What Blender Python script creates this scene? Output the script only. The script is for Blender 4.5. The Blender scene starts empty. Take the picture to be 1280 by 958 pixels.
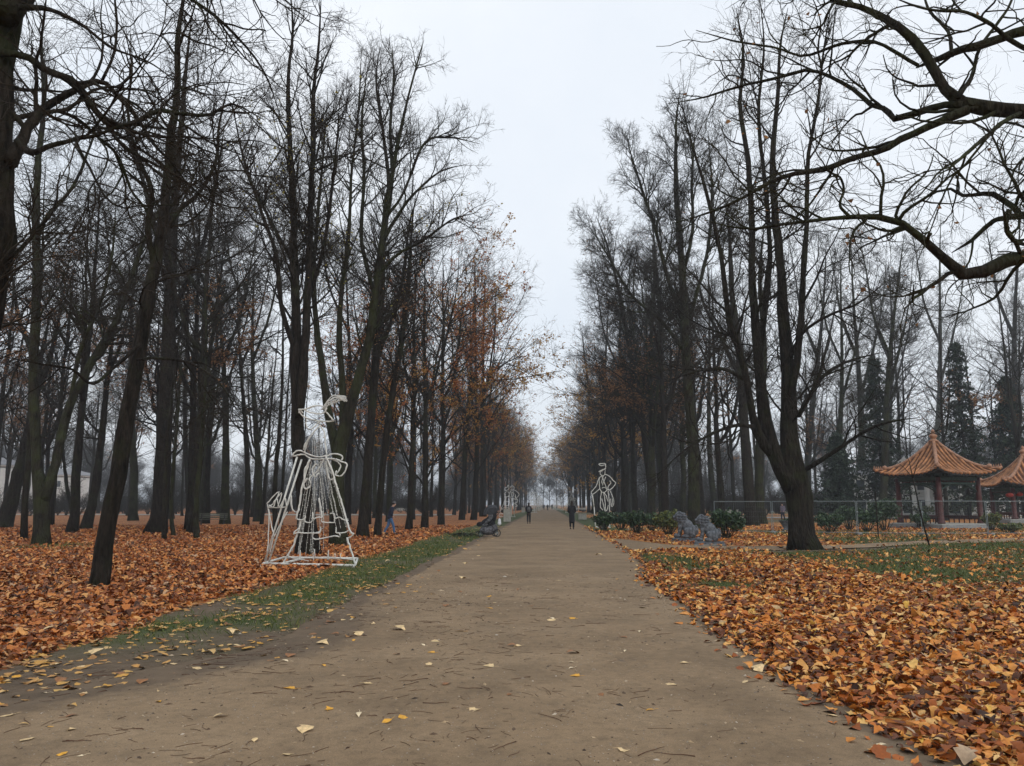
import bpy, bmesh, math, random
import numpy as np
from mathutils import Vector, Matrix
random.seed(7)
RNG = np.random.default_rng(11)
S = bpy.context.scene
COL = S.collection
# ------------------------------------------------------------------ camera
F = 985.0; CX, CY = 640.0, 479.0; EYE = 1.6
TP = 152.0 / F; P_ = math.atan(TP); YAW = math.atan(43.0 / F * math.cos(P_))
cam = bpy.data.cameras.new('camera'); camo = bpy.data.objects.new('camera', cam); COL.objects.link(camo)
camo.location = (0, 0, EYE); camo.rotation_euler = (math.pi / 2 + P_, 0, YAW)
cam.sensor_width = 36; cam.lens = 36 * F / 1280.0; cam.clip_start = 0.05; cam.clip_end = 3000
S.camera = camo
fw = np.array([-math.sin(YAW) * math.cos(P_), math.cos(YAW) * math.cos(P_), math.sin(P_)])
rt = np.array([math.cos(YAW), math.sin(YAW), 0.0])
up = np.cross(rt, fw)
def ray(px, py): return fw + rt * (px - CX) / F + up * (CY - py) / F
def W(px, py, Y):
    d = ray(px, py); t = Y / d[1]
    return np.array([0, 0, EYE]) + d * t
def G(px, py, z=0.0):
    d = ray(px, py); t = (z - EYE) / d[2]
    return np.array([0, 0, EYE]) + d * t
def mpp(Y): return Y / F            # metres per photo pixel at distance Y (near enough)

# ------------------------------------------------------------------ helpers
def tag(o, label=None, cat=None, group=None, kind=None):
    if label: o['label'] = label
    if cat: o['category'] = cat
    if group: o['group'] = group
    if kind: o['kind'] = kind
    return o
def empty(name, loc=(0, 0, 0), rz=0.0):
    o = bpy.data.objects.new(name, None); COL.objects.link(o)
    o.location = tuple(float(v) for v in loc); o.rotation_euler = (0, 0, rz); o.empty_display_size = 0.3
    return o
def link(name, me, mat=None, parent=None, loc=None):
    o = bpy.data.objects.new(name, me); COL.objects.link(o)
    if mat is not None:
        me.materials.clear(); me.materials.append(mat)
    if parent is not None: o.parent = parent
    if loc is not None: o.location = tuple(float(v) for v in loc)
    return o
def mesh_np(name, V, Q=None, T=None, smooth=False, attrs=None):
    me = bpy.data.meshes.new(name)
    V = np.asarray(V, dtype=np.float32)
    me.vertices.add(len(V)); me.vertices.foreach_set('co', V.ravel())
    nq = 0 if Q is None else len(Q); nt = 0 if T is None else len(T)
    loops = []
    if nq: loops.append(np.asarray(Q, dtype=np.int32).ravel())
    if nt: loops.append(np.asarray(T, dtype=np.int32).ravel())
    loops = np.concatenate(loops)
    me.loops.add(len(loops)); me.loops.foreach_set('vertex_index', loops)
    me.polygons.add(nq + nt)
    st = np.concatenate([np.arange(nq) * 4, nq * 4 + np.arange(nt) * 3]).astype(np.int32)
    me.polygons.foreach_set('loop_start', st)
    me.polygons.foreach_set('use_smooth', np.full(nq + nt, smooth))
    me.update(calc_edges=True)
    if attrs:
        for k, a in attrs.items():
            at = me.attributes.new(k, 'FLOAT', 'POINT'); at.data.foreach_set('value', np.asarray(a, dtype=np.float32))
    return me
def children(o): return list(o.children)
def copy_tree(o, parent=None):
    c = o.copy(); COL.objects.link(c); c.parent = parent
    for ch in children(o): copy_tree(ch, c)
    return c
def nrm(a): return a / (np.linalg.norm(a, axis=-1, keepdims=True) + 1e-9)

class MB:
    """collects boxes, bars, tubes, lathes; builds ONE mesh"""
    def __init__(s): s.v = []; s.q = []; s.t = []; s.n = 0
    def add(s, V, Q=None, T=None):
        V = np.asarray(V, dtype=float); s.v.append(V)
        if Q is not None and len(Q): s.q.append(np.asarray(Q, dtype=int) + s.n)
        if T is not None and len(T): s.t.append(np.asarray(T, dtype=int) + s.n)
        s.n += len(V); return s
    def box(s, c, d, rz=0.0, tilt=None):
        x, y, z = d[0] / 2, d[1] / 2, d[2] / 2
        b = min(x, y, z) * 0.16
        # chamfered box: 24 verts is overkill; use 3-ring bevel
        bm = bmesh.new(); bmesh.ops.create_cube(bm, size=1)
        bmesh.ops.scale(bm, vec=(d[0], d[1], d[2]), verts=bm.verts)
        bmesh.ops.bevel(bm, geom=list(bm.edges), offset=b, segments=1, affect='EDGES')
        m = Matrix.Rotation(rz, 4, 'Z')
        if tilt is not None: m = tilt @ m if isinstance(tilt, Matrix) else m
        m = Matrix.Translation(c) @ m
        bm.transform(m); s.addbm(bm); return s
    def addbm(s, bm):
        bm.verts.ensure_lookup_table(); bm.faces.ensure_lookup_table()
        bmesh.ops.triangulate(bm, faces=[f for f in bm.faces if len(f.verts) > 4])
        V = [tuple(v.co) for v in bm.verts]; bm.verts.index_update()
        Q = [[v.index for v in f.verts] for f in bm.faces if len(f.verts) == 4]
        T = [[v.index for v in f.verts] for f in bm.faces if len(f.verts) == 3]
        s.add(V, Q, T); bm.free()
    def tube(s, pts, r, sides=6, closed=False):
        P = np.asarray(pts, dtype=float)
        if closed: P = np.vstack([P, P[:1]])
        R = np.full(len(P), r) if np.isscalar(r) else np.asarray(r, dtype=float)
        V, Q, T = tubes(P[None], R[None], sides, cap=True); s.add(V, Q, T); return s
    def ball(s, c, r, sub=1, sc=(1, 1, 1), rot=None):
        bm = bmesh.new(); bmesh.ops.create_icosphere(bm, subdivisions=sub, radius=1)
        m = Matrix.Translation(c) @ (rot if rot is not None else Matrix.Identity(4)) @ Matrix.Diagonal((r * sc[0], r * sc[1], r * sc[2], 1))
        bm.transform(m); s.addbm(bm); return s
    def lathe(s, prof, c=(0, 0, 0), n=16):
        prof = np.asarray(prof, dtype=float); a = np.linspace(0, 2 * np.pi, n, endpoint=False)
        V = np.stack([prof[:, None, 0] * np.cos(a) + c[0], prof[:, None, 0] * np.sin(a) + c[1], np.repeat(prof[:, 1:2], n, 1) + c[2]], -1).reshape(-1, 3)
        k = len(prof); i, j = np.meshgrid(np.arange(k - 1), np.arange(n), indexing='ij'); j2 = (j + 1) % n
        Q = np.stack([i * n + j, i * n + j2, (i + 1) * n + j2, (i + 1) * n + j], -1).reshape(-1, 4)
        s.add(V, Q); return s
    def build(s, name, mat, parent=None, loc=None, smooth=False):
        V = np.concatenate(s.v); Q = np.concatenate(s.q) if s.q else None; T = np.concatenate(s.t) if s.t else None
        return link(name, mesh_np(name, V, Q, T, smooth), mat, parent, loc)

def tubes(P, R, sides, cap=False):
    """P (N,K,3), R (N,K) -> verts, quads"""
    N, K, _ = P.shape
    Tn = np.empty_like(P); Tn[:, 1:-1] = P[:, 2:] - P[:, :-2]; Tn[:, 0] = P[:, 1] - P[:, 0]; Tn[:, -1] = P[:, -1] - P[:, -2]
    Tn = nrm(Tn)
    mean = nrm(P[:, -1] - P[:, 0] + 1e-6)
    ref = np.where(np.abs(mean[:, 2:3]) > 0.8, np.array([[1.0, 0.13, 0]]), np.array([[0.05, 0.1, 1.0]]))
    U = nrm(np.cross(Tn, ref[:, None, :])); V_ = np.cross(Tn, U)
    a = np.linspace(0, 2 * np.pi, sides, endpoint=False)
    ring = U[:, :, None, :] * np.cos(a)[None, None, :, None] + V_[:, :, None, :] * np.sin(a)[None, None, :, None]
    VV = P[:, :, None, :] + ring * R[:, :, None, None]
    n = np.arange(N)[:, None, None] * K * sides; k = np.arange(K - 1)[None, :, None] * sides; j = np.arange(sides)[None, None, :]; j2 = (j + 1) % sides
    Q = np.stack(np.broadcast_arrays(n + k + j, n + k + j2, n + k + sides + j2, n + k + sides + j), -1).reshape(-1, 4)
    T = []
    if cap:
        for i in range(N):
            b = i * K * sides
            for q in range(1, sides - 1):
                T.append([b, b + q + 1, b + q]); e = b + (K - 1) * sides; T.append([e, e + q, e + q + 1])
    return VV.reshape(-1, 3), Q, (np.array(T) if T else None)

def spline(P, K):
    """Catmull-Rom resample; P (n,d)"""
    P = np.asarray(P, dtype=float)
    if len(P) < 3:
        t = np.linspace(0, 1, K)[:, None]; return P[0] * (1 - t) + P[-1] * t
    d = np.concatenate([[0], np.cumsum(np.linalg.norm(np.diff(P[:, :3], axis=0), axis=1) + 1e-6)]); d /= d[-1]
    E = np.vstack([2 * P[0] - P[1], P, 2 * P[-1] - P[-2]])
    out = []
    for t in np.linspace(0, 1, K):
        i = min(np.searchsorted(d, t, side='right') - 1, len(P) - 2); u = (t - d[i]) / (d[i + 1] - d[i])
        p0, p1, p2, p3 = E[i], E[i + 1], E[i + 2], E[i + 3]
        out.append(0.5 * ((2 * p1) + (-p0 + p2) * u + (2 * p0 - 5 * p1 + 4 * p2 - p3) * u * u + (-p0 + 3 * p1 - 3 * p2 + p3) * u ** 3))
    return np.array(out)

def vnoise(x, y, s=1.0, seed=0):
    """smooth value noise in 0..1"""
    x = np.asarray(x) / s + 100.3 + seed * 17.1; y = np.asarray(y) / s + 57.7 + seed * 5.3
    xi = np.floor(x).astype(np.int64); yi = np.floor(y).astype(np.int64); fx = x - xi; fy = y - yi
    fx = fx * fx * (3 - 2 * fx); fy = fy * fy * (3 - 2 * fy)
    def h(a, b):
        n = (a * 374761393 + b * 668265263 + seed * 982451653) & 0xffffffff
        n = ((n ^ (n >> 13)) * 1274126177) & 0xffffffff
        return ((n ^ (n >> 16)) & 0xffff) / 65535.0
    return (h(xi, yi) * (1 - fx) + h(xi + 1, yi) * fx) * (1 - fy) + (h(xi, yi + 1) * (1 - fx) + h(xi + 1, yi + 1) * fx) * fy
def fbm(x, y, s, seed=0): return (vnoise(x, y, s, seed) + 0.5 * vnoise(x, y, s / 2, seed + 1) + 0.25 * vnoise(x, y, s / 4, seed + 2)) / 1.75
def sstep(a, b, x): t = np.clip((x - a) / (b - a), 0, 1); return t * t * (3 - 2 * t)

# ------------------------------------------------------------------ materials
def newmat(name):
    m = bpy.data.materials.new(name); m.use_nodes = True
    nt = m.node_tree; b = nt.nodes['Principled BSDF']; b.inputs['Roughness'].default_value = 0.85
    b.inputs['Specular IOR Level'].default_value = 0.3
    return m, nt, b
def N(nt, t, **kw):
    n = nt.nodes.new(t)
    for k, v in kw.items():
        if k in n.inputs.keys(): n.inputs[k].default_value = v
        else: setattr(n, k, v)
    return n
def ramp(nt, fac, stops):
    r = nt.nodes.new('ShaderNodeValToRGB'); cr = r.color_ramp
    while len(cr.elements) < len(stops): cr.elements.new(0.5)
    for e, (p, c) in zip(cr.elements, stops): e.position = p; e.color = (*c, 1)
    nt.links.new(fac, r.inputs[0]); return r.outputs[0]
def mix(nt, f, a, b, typ='MIX'):
    n = nt.nodes.new('ShaderNodeMix'); n.data_type = 'RGBA'; n.blend_type = typ
    for sock, v in ((n.inputs[0], f), (n.inputs[6], a), (n.inputs[7], b)):
        if hasattr(v, 'links'): nt.links.new(v, sock)
        else: sock.default_value = v if not isinstance(v, tuple) else (*v, 1) if len(v) == 3 else v
    return n.outputs[2]
def noise(nt, scale, detail=4, rough=0.55, vec=None, ntype=None):
    n = N(nt, 'ShaderNodeTexNoise', Scale=scale, Detail=detail, Roughness=rough)
    if vec is not None: nt.links.new(vec, n.inputs['Vector'])
    return n.outputs[0]
def objco(nt, scale=(1, 1, 1)):
    tc = nt.nodes.new('ShaderNodeTexCoord'); mp = nt.nodes.new('ShaderNodeMapping'); mp.inputs['Scale'].default_value = scale
    nt.links.new(tc.outputs['Object'], mp.inputs[0]); return mp.outputs[0]
def bump(nt, b, h, strength=0.5, dist=0.02):
    n = N(nt, 'ShaderNodeBump', Strength=strength, Distance=dist); nt.links.new(h, n.inputs['Height']); nt.links.new(n.outputs[0], b.inputs['Normal'])
def simple(name, col, var=0.25, scale=12, rough=0.8, metal=0.0, bmp=0.15, dist=0.01):
    m, nt, b = newmat(name); v = objco(nt)
    f = noise(nt, scale, 5, 0.6, v)
    c = ramp(nt, f, [(0.3, tuple(x * (1 - var) for x in col)), (0.7, tuple(min(1, x * (1 + var)) for x in col))])
    nt.links.new(c, b.inputs['Base Color']); b.inputs['Roughness'].default_value = rough; b.inputs['Metallic'].default_value = metal
    if bmp: bump(nt, b, noise(nt, scale * 3, 4, 0.6, v), bmp, dist)
    return m
def bark(name, dark, mid, moss, moss_amt, fine=1.0):
    m, nt, b = newmat(name)
    v = objco(nt, (1, 1, 0.22)); v2 = objco(nt)
    f = noise(nt, 9 * fine, 6, 0.65, v); f2 = noise(nt, 34 * fine, 5, 0.7, v)
    c = ramp(nt, f, [(0.3, dark), (0.55, mid), (0.75, tuple(x * 1.45 for x in mid))])
    c = mix(nt, ramp(nt, f2, [(0.35, (0.45,) * 3), (0.7, (1.0,) * 3)]), (0.0, 0.0, 0.0), c)
    c = mix(nt, 0.8, c, c)
    mo = ramp(nt, noise(nt, 1.3, 5, 0.6, v2), [(0.58 - moss_amt * 0.3, (0, 0, 0)), (0.75 - moss_amt * 0.2, (0.9,) * 3)])
    c = mix(nt, mo, c, moss)
    b.inputs['Specular IOR Level'].default_value = 0.1
    nt.links.new(c, b.inputs['Base Color']); b.inputs['Roughness'].default_value = 0.93
    vor = N(nt, 'ShaderNodeTexVoronoi', Scale=16 * fine); nt.links.new(v, vor.inputs['Vector'])
    bump(nt, b, mix(nt, 0.5, f, vor.outputs['Distance']), 1.0, 0.11)
    return m
def leafmat(name, stops, rough=0.7, hue=True, transl=0.0):
    m, nt, b = newmat(name)
    g = nt.nodes.new('ShaderNodeNewGeometry')
    c = ramp(nt, g.outputs['Random Per Island'], stops)
    v = objco(nt)
    c = mix(nt, 1.0, c, ramp(nt, noise(nt, 26, 4, 0.6, v), [(0.3, (0.72,) * 3), (0.7, (1.12,) * 3)]), 'MULTIPLY')
    nt.links.new(c, b.inputs['Base Color']); b.inputs['Roughness'].default_value = rough
    if name.startswith('foliage'):
        tr = nt.nodes.new('ShaderNodeBsdfTranslucent'); nt.links.new(c, tr.inputs[0]); ms = nt.nodes.new('ShaderNodeMixShader'); ms.inputs[0].default_value = 0.45
        o = nt.nodes['Material Output']; nt.links.new(b.outputs[0], ms.inputs[1]); nt.links.new(tr.outputs[0], ms.inputs[2]); nt.links.new(ms.outputs[0], o.inputs[0])
    return m

M = {}
M['bark'] = bark('bark_dark', (0.007, 0.006, 0.005), (0.034, 0.028, 0.022), (0.026, 0.030, 0.014), 0.3)
M['bark_moss'] = bark('bark_mossy', (0.008, 0.007, 0.006), (0.036, 0.031, 0.023), (0.036, 0.042, 0.018), 0.6)
M['bark_brown'] = bark('bark_brown', (0.007, 0.006, 0.005), (0.030, 0.024, 0.019), (0.03, 0.033, 0.015), 0.1)
M['twig'] = simple('twig_bark', (0.030, 0.025, 0.019), 0.35, 3, 0.9, bmp=0)
M['twig_moss'] = simple('twig_bark_mossy', (0.034, 0.032, 0.020), 0.4, 2, 0.9, bmp=0)
for k_ in ('twig', 'twig_moss'): M[k_].node_tree.nodes['Principled BSDF'].inputs['Specular IOR Level'].default_value = 0.08
M['fol_rust'] = leafmat('foliage_rust', [(0.0, (0.13, 0.04, 0.018)), (0.4, (0.32, 0.11, 0.04)), (0.75, (0.48, 0.18, 0.055)), (1.0, (0.55, 0.26, 0.07))])
M['fol_gold'] = leafmat('foliage_gold', [(0.0, (0.20, 0.08, 0.02)), (0.35, (0.40, 0.19, 0.035)), (0.7, (0.52, 0.29, 0.06)), (1.0, (0.55, 0.36, 0.11))])
M['fol_dull'] = leafmat('foliage_dull', [(0.0, (0.12, 0.060, 0.030)), (0.5, (0.25, 0.125, 0.055)), (1.0, (0.40, 0.22, 0.095))])
M['fol_yel'] = leafmat('foliage_yellow_green', [(0.0, (0.18, 0.17, 0.04)), (0.5, (0.34, 0.30, 0.07)), (1.0, (0.5, 0.40, 0.11))])
LEAF = [(0.0, (0.04, 0.018, 0.010)), (0.18, (0.16, 0.050, 0.017)), (0.40, (0.36, 0.098, 0.018)), (0.58, (0.58, 0.195, 0.030)), (0.80, (0.70, 0.32, 0.070)), (0.94, (0.76, 0.47, 0.18)), (0.95, (0.68, 0.38, 0.05)), (1.0, (0.40, 0.30, 0.22))]
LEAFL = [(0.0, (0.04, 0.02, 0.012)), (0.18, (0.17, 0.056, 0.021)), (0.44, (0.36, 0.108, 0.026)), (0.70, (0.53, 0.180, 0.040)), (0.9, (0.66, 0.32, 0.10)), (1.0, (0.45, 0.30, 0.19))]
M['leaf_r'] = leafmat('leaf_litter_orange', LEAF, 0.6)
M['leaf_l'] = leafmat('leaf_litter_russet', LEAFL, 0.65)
M['leaf_pale'] = leafmat('leaf_pale', [(0.0, (0.20, 0.09, 0.04)), (0.2, (0.46, 0.23, 0.07)), (0.45, (0.56, 0.31, 0.09)), (0.65, (0.60, 0.30, 0.04)), (0.85, (0.56, 0.38, 0.17)), (1.0, (0.60, 0.36, 0.10))], 0.6)
for nm, c in (('leaf_straw', (0.64, 0.46, 0.24)), ('leaf_amber', (0.66, 0.33, 0.04)), ('leaf_brown', (0.26, 0.12, 0.05)), ('leaf_cream', (0.68, 0.55, 0.36))):
    M[nm] = simple(nm, c, 0.3, 30, 0.65, bmp=0.2, dist=0.004)
M['twigdrop'] = simple('fallen_twig', (0.085, 0.038, 0.022), 0.4, 8, 0.85, bmp=0)
M['grass'] = leafmat('grass_blades', [(0.0, (0.045, 0.065, 0.014)), (0.6, (0.085, 0.115, 0.026)), (1.0, (0.18, 0.17, 0.05))], 0.6)
M['rhodo'] = leafmat('shrub_leaves', [(0.0, (0.012, 0.028, 0.012)), (0.5, (0.028, 0.060, 0.024)), (0.85, (0.055, 0.10, 0.04)), (1.0, (0.11, 0.16, 0.07))], 0.4)
M['rhodo_y'] = leafmat('shrub_leaves_olive', [(0.0, (0.03, 0.045, 0.015)), (0.5, (0.09, 0.12, 0.035)), (1.0, (0.22, 0.23, 0.07))], 0.45)
M['needles'] = leafmat('conifer_needles', [(0.0, (0.008, 0.018, 0.010)), (0.6, (0.018, 0.036, 0.018)), (1.0, (0.035, 0.055, 0.025))], 0.6)
M['rope'] = simple('white_rope_light', (0.60, 0.60, 0.56), 0.25, 9, 0.5, bmp=0.3, dist=0.003)
M['strand'] = simple('strand_wire', (0.30, 0.31, 0.29), 0.2, 20, 0.5, bmp=0)
M['bulb'] = simple('small_bulb', (0.55, 0.55, 0.51), 0.1, 20, 0.3, bmp=0)
M['galv'] = simple('galvanised_steel', (0.21, 0.25, 0.26), 0.15, 9, 0.45, 0.4, bmp=0)
M['concrete'] = simple('pale_stone', (0.36, 0.35, 0.31), 0.2, 6, 0.9)
M['lion'] = simple('grey_carved_stone', (0.115, 0.125, 0.14), 0.7, 11, 0.8, bmp=0.5, dist=0.03)
M['plinth'] = simple('plinth_stone', (0.22, 0.23, 0.23), 0.25, 6, 0.85, bmp=0.4, dist=0.02)
M['red'] = simple('red_lacquered_wood', (0.055, 0.012, 0.010), 0.35, 4, 0.5)
M['green_paint'] = simple('dark_green_paint', (0.022, 0.05, 0.042), 0.5, 8, 0.6)
M['dark_wood'] = simple('dark_eave_wood', (0.018, 0.018, 0.016), 0.3, 8, 0.8)
M['tile'] = simple('roof_tile_terracotta', (0.33, 0.145, 0.058), 0.7, 2.5, 0.5, bmp=0.3)
M['tile_pan'] = simple('roof_tile_pan', (0.09, 0.030, 0.015), 0.4, 5, 0.6, bmp=0.3)
M['ridge'] = simple('roof_ridge_tile', (0.30, 0.155, 0.09), 0.4, 4, 0.5)
M['lantern'] = simple('red_lantern_cloth', (0.25, 0.03, 0.02), 0.2, 10, 0.6)
M['render_w'] = simple('white_render', (0.62, 0.62, 0.60), 0.10, 1.5, 0.85)
M['window'] = simple('dark_window_glass', (0.05, 0.06, 0.07), 0.3, 2, 0.2, bmp=0)
M['roofgrey'] = simple('grey_roof_sheet', (0.20, 0.20, 0.21), 0.2, 1.5, 0.7)
M['black_metal'] = simple('black_iron', (0.02, 0.02, 0.022), 0.2, 10, 0.45, 0.3)
M['cloth_black'] = simple('black_cloth', (0.010, 0.010, 0.013), 0.4, 6, 0.85)
M['cloth_navy'] = simple('navy_cloth', (0.012, 0.016, 0.035), 0.4, 6, 0.85)
M['cloth_jean'] = simple('blue_denim', (0.055, 0.12, 0.24), 0.3, 9, 0.85)
M['cloth_grey'] = simple('grey_cloth', (0.10, 0.10, 0.105), 0.4, 9, 0.85)
M['cloth_mauve'] = simple('mauve_grey_cloth', (0.17, 0.14, 0.19), 0.3, 9, 0.85)
M['cloth_patt'] = simple('patterned_grey_cloth', (0.09, 0.09, 0.10), 1.0, 14, 0.8)
M['skin'] = simple('skin', (0.42, 0.26, 0.19), 0.08, 10, 0.55, bmp=0)
M['hair'] = simple('dark_hair', (0.018, 0.012, 0.009), 0.3, 30, 0.6)
M['rubber'] = simple('black_rubber', (0.02, 0.02, 0.02), 0.2, 10, 0.7)
M['white_pl'] = simple('white_plastic_bag', (0.55, 0.56, 0.58), 0.12, 8, 0.5)
M['bench'] = simple('bench_wood', (0.09, 0.095, 0.075), 0.3, 9, 0.8)
M['bench_w'] = simple('white_painted_wood', (0.52, 0.52, 0.48), 0.15, 9, 0.7)

# ------------------------------------------------------------------ ground layout functions (world metres)
def x_left(y): return -3.3 - 2.0 * sstep(9.5, 5.0, np.asarray(y)) + 0.35 * (fbm(np.asarray(y) * 1.0, 0 * np.asarray(y), 1.7, 61) - 0.5) + 0.14 * (fbm(np.asarray(y) * 1.0, 0 * np.asarray(y), 0.5, 62) - 0.5)
def x_right(y): return 2.30 + 0.28 * sstep(9, 4, np.asarray(y)) + 0.65 * sstep(16, 27, y) + 0.22 * (fbm(np.asarray(y) * 1.0, 0 * np.asarray(y), 1.3, 63) - 0.5)
sp_lo = np.array([G(*p)[:2] for p in [(786, 690), (850, 687), (950, 688), (1050, 686), (1150, 681), (1280, 677), (1500, 670)]])
sp_hi = np.array([G(*p)[:2] for p in [(728, 672), (780, 674.5), (845, 682), (950, 683), (1050, 681.5), (1150, 676.5), (1280, 672.5), (1500, 667)]])
def side_lo(x): return np.interp(x, sp_lo[:, 0], sp_lo[:, 1])
def side_hi(x): return np.interp(x, sp_hi[:, 0], sp_hi[:, 1])
def masks(x, y):
    """litter 0..1, grass 0..1, onpath bool"""
    x = np.asarray(x, float); y = np.asarray(y, float)
    n1 = fbm(x, y, 2.6, 1); n2 = fbm(x, y, 0.9, 5); n3 = fbm(x, y, 9.0, 9)
    xl = x_left(y); xr = x_right(y)
    left = x < xl; right = x > xr
    lit = np.zeros_like(x); gr = np.zeros_like(x)
    # left
    e = -5.5 - 0.5 * sstep(7, 4, y) + 0.9 * (n1 - 0.5) + 0.4 * (n2 - 0.5)
    inl = sstep(0.35, -0.25, x - e)
    strip = left & (x > e - 0.3)
    l_lit = np.where(inl > 0, 0.24 + 0.76 * inl, 0.24 * (0.4 + 1.2 * (n2 > .48)))
    l_lit = np.where(strip, np.maximum(0.14 + 0.25 * sstep(0.5, 0.7, n2), inl), l_lit)
    l_lit = l_lit * (1 - 0.45 * sstep(0.56, 0.70, n3) * (y > 18))
    l_gr = np.where(x > e, sstep(7.5, 11.0, y + 3 * (n1 - 0.5)) * sstep(0.30, 0.50, n1 + 0.25 * sstep(12, 18, y)) * (0.45 + 0.55 * sstep(.35, .55, n2)), 0.0)
    l_gr = np.maximum(l_gr, 0.8 * sstep(0.56, 0.70, n3) * (y > 18))
    lit = np.where(left, l_lit, lit); gr = np.where(left, l_gr, gr)
    # right, near lawn
    d = x - xr
    r_lit = sstep(-0.30, 0.12, d + 0.25 * (n2 - 0.5)) * 0.97
    gp = sstep(0.50, 0.66, n1) * sstep(13, 19, y) * sstep(6.5, 3.5, x) * 0.85
    big = sstep(5.5, 8.5, x + 3 * (n1 - 0.5)) * sstep(14.5, 18.0, y + 2 * (n1 - 0.5)) * (0.62 + 0.38 * sstep(.35, .65, n2))
    smallp = sstep(0.60, 0.72, n2) * 0.5
    g = np.clip(gp + big + smallp * (x > 3), 0, 1)
    r_lit = r_lit * (1 - 0.82 * g)
    lo = side_lo(x); hi = side_hi(x)
    bare = sstep(lo - 2.2, lo - 0.8, y + 0.8 * (n2 - .5)) * (y < lo) * sstep(6.5, 8, x) * sstep(16, 12, x)
    r_lit = r_lit * (1 - 0.75 * bare); g = g * (1 - bare)
    far = y > hi
    r_lit = np.where(far, np.where(y < 46, 0.75 - 0.35 * sstep(0.4, 0.6, n1), 0.45 + 0.3 * sstep(.45, .6, n3)), r_lit)
    g = np.where(far, 0.35 + 0.4 * sstep(0.4, 0.6, n1), g)
    isl = far & (x < 12) & (y < 48)
    r_lit = np.where(isl, 0.95, r_lit); g = np.where(isl, 0.1, g)
    lit = np.where(right, r_lit, lit); gr = np.where(right, g, gr)
    onside = right & (y > lo) & (y < hi)
    lit = np.where(onside, 0.16 * (x > 6), lit); gr = np.where(onside, 0, gr)
    # far avenue verge green
    verge = (y > 40) & (left | right) & ((x > -5.6) & (x < 5.2)) & ~onside & ~isl
    lit = np.where(verge, 0.25, lit); gr = np.where(verge, 0.9, gr)
    onmain = ~left & ~right
    return lit, gr, onmain | onside

# ------------------------------------------------------------------ ground sheet
def geom_axis(lo, hi, mid0, mid1, step, grow=1.16):
    a = list(np.arange(mid0, mid1 + 1e-6, step)); s = step; v = a[-1]
    while v < hi: s *= grow; v += s; a.append(v)
    s = step; v = a[0]
    while v > lo: s *= grow; v -= s; a.insert(0, v)
    return np.array(a)
gx = geom_axis(-1500, 1500, -22, 26, 0.25); gy = geom_axis(-900, 2600, 1, 48, 0.25)
X, Y = np.meshgrid(gx, gy); lit, gr, onp = masks(X.ravel(), Y.ravel())
Z = (fbm(X, Y, 3.0, 21) - 0.5).ravel() * 0.05
near_path = np.minimum(np.abs(X.ravel() - x_left(Y.ravel())), np.abs(X.ravel() - x_right(Y.ravel())))
Z = Z * sstep(0.0, 0.8, near_path); Z = np.where(onp, -0.035, Z)
# keep the ground under the side path
sidem = (X.ravel() > 2) & (Y.ravel() > side_lo(X.ravel()) - 0.5) & (Y.ravel() < side_hi(X.ravel()) + 0.5)
Z = np.where(sidem, -0.035, Z)
ny, nx = X.shape; i, j = np.meshgrid(np.arange(ny - 1), np.arange(nx - 1), indexing='ij')
Q = np.stack([i * nx + j, i * nx + j + 1, (i + 1) * nx + j + 1, (i + 1) * nx + j], -1).reshape(-1, 4)
me = mesh_np('ground', np.stack([X.ravel(), Y.ravel(), Z], -1), Q, None, True, {'litter': lit, 'grassy': gr, 'side': (X.ravel() < 0).astype(float)})
m, nt, b = newmat('ground_soil')
v = objco(nt)
def attr(nm): a = nt.nodes.new('ShaderNodeAttribute'); a.attribute_name = nm; return a.outputs['Fac']
dirt = ramp(nt, noise(nt, 3, 8, 0.65, v), [(0.3, (0.080, 0.055, 0.034)), (0.7, (0.150, 0.106, 0.068))])
grc = ramp(nt, noise(nt, 7, 7, 0.7, v), [(0.3, (0.028, 0.045, 0.012)), (0.55, (0.050, 0.075, 0.018)), (0.75, (0.12, 0.11, 0.035))])
def lit_tex(stops):
    vo = N(nt, 'ShaderNodeTexVoronoi', Scale=9.5); nt.links.new(v, vo.inputs['Vector'])
    sx = nt.nodes.new('ShaderNodeSeparateColor'); nt.links.new(vo.outputs['Color'], sx.inputs[0])
    return ramp(nt, sx.outputs[0], stops), vo
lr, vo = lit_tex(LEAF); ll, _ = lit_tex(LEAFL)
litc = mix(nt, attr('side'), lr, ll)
litc = mix(nt, 1.0, litc, ramp(nt, noise(nt, 0.35, 4, 0.6, v), [(0.35, (0.62,) * 3), (0.65, (0.92,) * 3)]), 'MULTIPLY')
c = mix(nt, attr('grassy'), dirt, grc)
thr = N(nt, 'ShaderNodeMath', operation='GREATER_THAN')
nz = noise(nt, 8, 5, 0.75, v); ad = N(nt, 'ShaderNodeMath', operation='ADD'); nt.links.new(attr('litter'), ad.inputs[0]); nt.links.new(nz, ad.inputs[1])
thr.inputs[1].default_value = 1.02; nt.links.new(ad.outputs[0], thr.inputs[0])
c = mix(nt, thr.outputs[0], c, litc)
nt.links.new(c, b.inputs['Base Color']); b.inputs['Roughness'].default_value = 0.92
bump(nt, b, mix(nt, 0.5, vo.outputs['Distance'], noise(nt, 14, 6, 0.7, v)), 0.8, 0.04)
tag(link('ground', me, m), kind='structure')

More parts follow.
